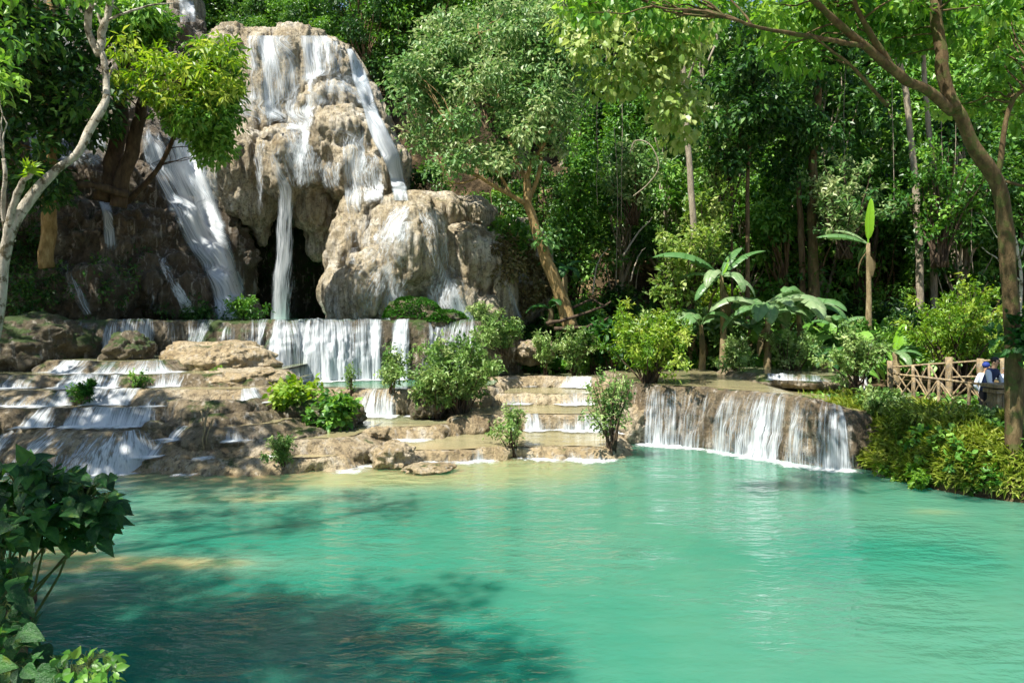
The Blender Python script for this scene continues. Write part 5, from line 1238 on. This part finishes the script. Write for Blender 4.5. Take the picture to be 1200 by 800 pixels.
for a, b in zip(tt[:-1], tt[1:]):
    bar('brace', fr, fl(a + .02, .95) + [0, -.05, 0], fl(b - .02, ZR(b) - .06) + [0, -.05, 0], .024)
    bar('brace', fr, fl(a + .02, ZR(a) - .06) + [0, .03, 0], fl(b - .02, .95) + [0, .03, 0], .024)
ga, gb = W(1046, 430, 21.3), W(1178, 420, 19.0)
def gl(t, z): p = ga + (gb - ga) * t; return np.array([p[0], p[1], z])
fr2 = empty('wooden_fence', (ga[0], ga[1], .9)); tag(fr2, 'far wooden railing rising towards the right behind the people', 'fence')
ZG = lambda t: ga[2] + (gb[2] - ga[2]) * t
bar('rail', fr2, gl(-.02, ZG(0)), gl(1.04, ZG(1)), .028)
for t, r, e in ((.2, .05, 0), (.35, .04, 0), (.53, .09, .16), (.80, .09, .05), (.98, .06, 0)): bar('post', fr2, gl(t, .6), gl(t, ZG(t) + e), r)
for a, b in ((.0, .2), (.2, .35), (.35, .53), (.53, .8)):
    bar('brace', fr2, gl(a + .01, ZG(a) - .06), gl(b, 1.1), .024); bar('brace', fr2, gl(a + .02, 1.1) + [0, .06, 0], gl(b - .01, ZG(b) - .06) + [0, .06, 0], .022)
bar('rail', fr2, gl(.5, ZG(.5) - .4), gl(1.04, ZG(1) - .45), .026)
# stout square pillar of planks with a cap
c = W(1175, 470, 16.9); pz = empty('wooden_pillar', (c[0], c[1], .7)); tag(pz, 'stout plank pillar with a ledge cap beside the curved trunk', 'pillar')
mb = MB()
for i in range(4): mb.box((c[0] - .19 + .125 * i, c[1], 1.1), (.118, .34 + .012 * (i % 2), 1.0 + .03 * (i % 2)), .05)
part('body', mb.mesh('body', M['wood'], False), pz)
mb = MB(); mb.box((c[0], c[1], 1.66), (.62, .48, .09), .05); mb.box((c[0], c[1], 1.78), (.70, .54, .08), .05); part('cap', mb.mesh('cap', M['wood'], False), pz)

SK = plain('skin', (.50, .30, .19), .5, .3); HAIR = plain('hair', (.012, .010, .009), .5, .4)
NAVY = plain('navy_cloth', (.02, .035, .10)); LBLUE = plain('pale_cloth', (.55, .62, .72)); DARKC = plain('dark_cloth', (.02, .02, .025)); WHITE = plain('white_cloth', (.75, .75, .74)); BLUE = plain('blue_cloth', (.02, .04, .20))
EYE = plain('eye_dark', (.02, .015, .012), .2, .5)
def skin_mesh(name, joints, edges, mats=None, sub=2, root=0):
    me = bpy.data.meshes.new(name); me.from_pydata([j[0] for j in joints], edges, [])
    o = bpy.data.objects.new('t', me); COL.objects.link(o)
    sk = o.modifiers.new('s', 'SKIN'); sk.use_smooth_shade = True
    for i, j in enumerate(joints):
        r = j[1] if np.ndim(j[1]) else (j[1], j[1])
        me.skin_vertices[0].data[i].radius = r; me.skin_vertices[0].data[i].use_root = (i == root)
    ss = o.modifiers.new('u', 'SUBSURF'); ss.levels = sub; ss.render_levels = sub
    ev = o.evaluated_get(bpy.context.evaluated_depsgraph_get()); m2 = bpy.data.meshes.new_from_object(ev)
    bpy.data.objects.remove(o); m2.name = name
    m2.polygons.foreach_set('use_smooth', np.ones(len(m2.polygons), bool)); return m2
def person(label, base, yaw, lean, armL, armR, top, sleeve, trousers, look=(0, 0), cap=None, hgt=1.64, arms_bare=False):
    """base: feet; arms: (elbow, hand) local points; y- is forwards"""
    s = hgt / 1.7; root = empty('person', base); root.rotation_euler = (0, 0, yaw); tag(root, label, 'person')
    lx = lean
    J = [((0, 0, .92), (.15, .11)), ((0, -lx * .25, 1.12), (.135, .10)), ((0, -lx * .65, 1.32), (.165, .105)), ((0, -lx * .85, 1.42), (.10, .075)), ((0, -lx * .95, 1.50), (.052, .055)), ((0, -lx * 1.1, 1.57), (.068, .08)), ((0, -lx * 1.15, 1.65), (.072, .086)), ((0, -lx * 1.1, 1.70), (.045, .055)),
         ((-.17, -lx * .8, 1.40), .062), (armL[0], .043), (armL[1], .028), ((.17, -lx * .8, 1.40), .062), (armR[0], .043), (armR[1], .028),
         ((-.09, 0, .82), .095), ((-.10, -.02, .48), .062), ((-.10, .03, .09), .042), ((-.11, -.12, .035), .036),
         ((.09, 0, .82), .095), ((.10, -.02, .48), .062), ((.10, .03, .09), .042), ((.11, -.12, .035), .036)]
    E = [(0, 1), (1, 2), (2, 3), (3, 4), (4, 5), (5, 6), (6, 7), (3, 8), (8, 9), (9, 10), (3, 11), (11, 12), (12, 13), (0, 14), (14, 15), (15, 16), (16, 17), (0, 18), (18, 19), (19, 20), (20, 21)]
    J = [(tuple(np.array(p) * s), tuple(np.array(r if np.ndim(r) else (r, r)) * s)) for p, r in J]
    body = skin_mesh('body', J, E)
    # hands: palm and five separate fingers, joined into the body mesh
    bm = bmesh.new(); bm.from_mesh(body)
    for sd_, (el, hd) in ((-1, armL), (1, armR)):
        el, hd = np.array(el) * s, np.array(hd) * s; d = unit(hd - el); sidev = unit(np.cross(d, [0, 0, 1.0]) + 1e-6); dn = np.cross(sidev, d)
        JJ = [(hd - d * .01, (.026, .018)), (hd + d * .045, (.034, .015)), (hd + d * .075, (.036, .013))]; EE = [(0, 1), (1, 2)]
        for q, (off, ln) in enumerate(((-.030, .055), (-.010, .068), (.010, .064), (.030, .050))):
            b0 = hd + d * .07 + sidev * off; i0 = len(JJ)
            JJ += [(b0, (.009, .009)), (b0 + d * ln * .55 + dn * .006, (.008, .008)), (b0 + d * ln * .85 + dn * .03, (.007, .007))]; EE += [(2, i0), (i0, i0 + 1), (i0 + 1, i0 + 2)]
        i0 = len(JJ); JJ += [(hd + d * .03 + sidev * sd_ * .035, (.010, .010)), (hd + d * .065 + sidev * sd_ * .055 + dn * .012, (.009, .009))]; EE += [(1, i0), (i0, i0 + 1)]
        hm = skin_mesh('h', [(tuple(p), r) for p, r in JJ], EE, sub=1); bm.from_mesh(hm); bpy.data.meshes.remove(hm)
    # nose and ears
    hc = np.array(J[6][0]); 
    for off, r in (((0, -.088, -.03), (.013, .02, .022)), ((-.072, .0, -.03), (.012, .02, .03)), ((.072, .0, -.03), (.012, .02, .03))):
        bmesh.ops.create_icosphere(bm, subdivisions=2, radius=1, matrix=Matrix.Translation(hc + np.array(off) * s) @ Matrix.Diagonal((*r, 1)))
    bm.to_mesh(body); bm.free()
    body.polygons.foreach_set('use_smooth', np.ones(len(body.polygons), bool))
    body.materials.clear(); body.materials.append(SK); b = link('body', body, root)
    nF = len(body.polygons); body.polygons.foreach_set('material_index', np.zeros(nF, np.int32))
    # clothing shells: pushed out copies of parts of the body
    def shell(name, test, mat, push):
        bm = bmesh.new(); bm.from_mesh(body); bm.normal_update()
        bmesh.ops.delete(bm, geom=[f for f in bm.faces if not test(f.calc_center_median() / s)], context='FACES')
        for v in bm.verts: v.co += v.normal * push
        me = bpy.data.meshes.new(name); bm.to_mesh(me); bm.free()
        for p_ in me.polygons: p_.material_index = 0
        me.materials.clear(); me.materials.append(mat); return link(name, me, root)
    shell('trousers', lambda c: c.z < .98 and c.z > .07 and abs(c.x) < .24 and abs(c.y) < .25 and not (c.z < .1), trousers, .012)
    shell('shirt', lambda c: .9 < c.z < 1.46 and abs(c.x) < .19 and c.y > -lx - .16, top, .016)
    hl, hr_ = Vector(armL[1]), Vector(armR[1])
    shell('sleeve', lambda c: abs(c.x) > .16 and c.z > .95 and (c - hl).length > (.12) and (c - hr_).length > .12 and c.z < 1.6 , sleeve, .014)
    shell('shoes', lambda c: c.z <= .10, DARKC, .008)
    bm = bmesh.new()
    bmesh.ops.create_icosphere(bm, subdivisions=3, radius=1, matrix=Matrix.Translation(hc + np.array([0, .018, .03]) * s) @ Matrix.Diagonal((.088 * s, .098 * s, .085 * s, 1)))
    bmesh.ops.delete(bm, geom=[v for v in bm.verts if v.co.y < hc[1] - .05 * s and v.co.z < hc[2] + .045 * s], context='VERTS')
    me = bpy.data.meshes.new('hair'); bm.to_mesh(me); bm.free(); me.materials.append(cap or HAIR); me.polygons.foreach_set('use_smooth', np.ones(len(me.polygons), bool)); link('cap' if cap else 'hair', me, root)
    bm = bmesh.new()
    for sx in (-1, 1): bmesh.ops.create_icosphere(bm, subdivisions=2, radius=1, matrix=Matrix.Translation(hc + np.array([sx * .03, -.078, -.008]) * s) @ Matrix.Diagonal((.012, .008, .007, 1)))
    bmesh.ops.create_icosphere(bm, subdivisions=2, radius=1, matrix=Matrix.Translation(hc + np.array([0, -.076, -.062]) * s) @ Matrix.Diagonal((.022, .010, .005, 1)))
    me = bpy.data.meshes.new('face'); bm.to_mesh(me); bm.free(); me.materials.append(EYE); link('face', me, root)
    return root
pa = W(1166, 452, 17.5); 
person('person in a navy vest with pale sleeves leaning on the wooden railing', (pa[0] - .17, 17.62, .70), .5, .22, ((-.30, -.28, 1.12), (-.16, -.46, 1.06)), ((.30, -.25, 1.12), (.22, -.48, 1.06)), NAVY, LBLUE, DARKC, hgt=1.66)
pb = W(1157, 440, 18.6)
person('person with a blue cap and one arm raised behind the leaning person', (pb[0] - .06, 18.6, .50), 1.9, .05, ((-.34, -.16, 1.34), (-.26, -.34, 1.50)), ((.26, .02, 1.12), (.24, -.14, .92)), LBLUE, LBLUE, DARKC, cap=BLUE, hgt=1.66)
pc = W(1019, 440, 21.6)
person('person in white partly hidden behind the leftmost fence post', (pc[0] + .16, 22.4, .32), 1.5, .04, ((-.24, .0, 1.12), (-.22, -.1, .9)), ((.24, .0, 1.12), (.22, -.1, .9)), WHITE, WHITE, NAVY, hgt=1.6)
o = link('path', mesh_np('path', np.array([fl(-.1, .97) + [0, .3, 0], fl(.4, .97) + [0, .3, 0], fl(1.3, .97) + [0, .3, 0], fl(1.3, .99) + [.6, 2.4, 0], fl(.4, .99) + [.5, 2.2, 0], fl(-.1, .99) + [.4, 2, 0]]), [np.array([(0, 1, 4, 5), (1, 2, 3, 4)])], mat=M['sand']))
tag(o, 'sandy footpath between the two wooden railings', None, None, 'structure')

for fn, used in PROTO.values():
    if not used:
        for ch in list(fn.children): bpy.data.objects.remove(ch)
        bpy.data.objects.remove(fn)
for k, o in enumerate(USP):
    if not USED[k]:
        for ch in list(o.children): bpy.data.objects.remove(ch)
        bpy.data.objects.remove(o)
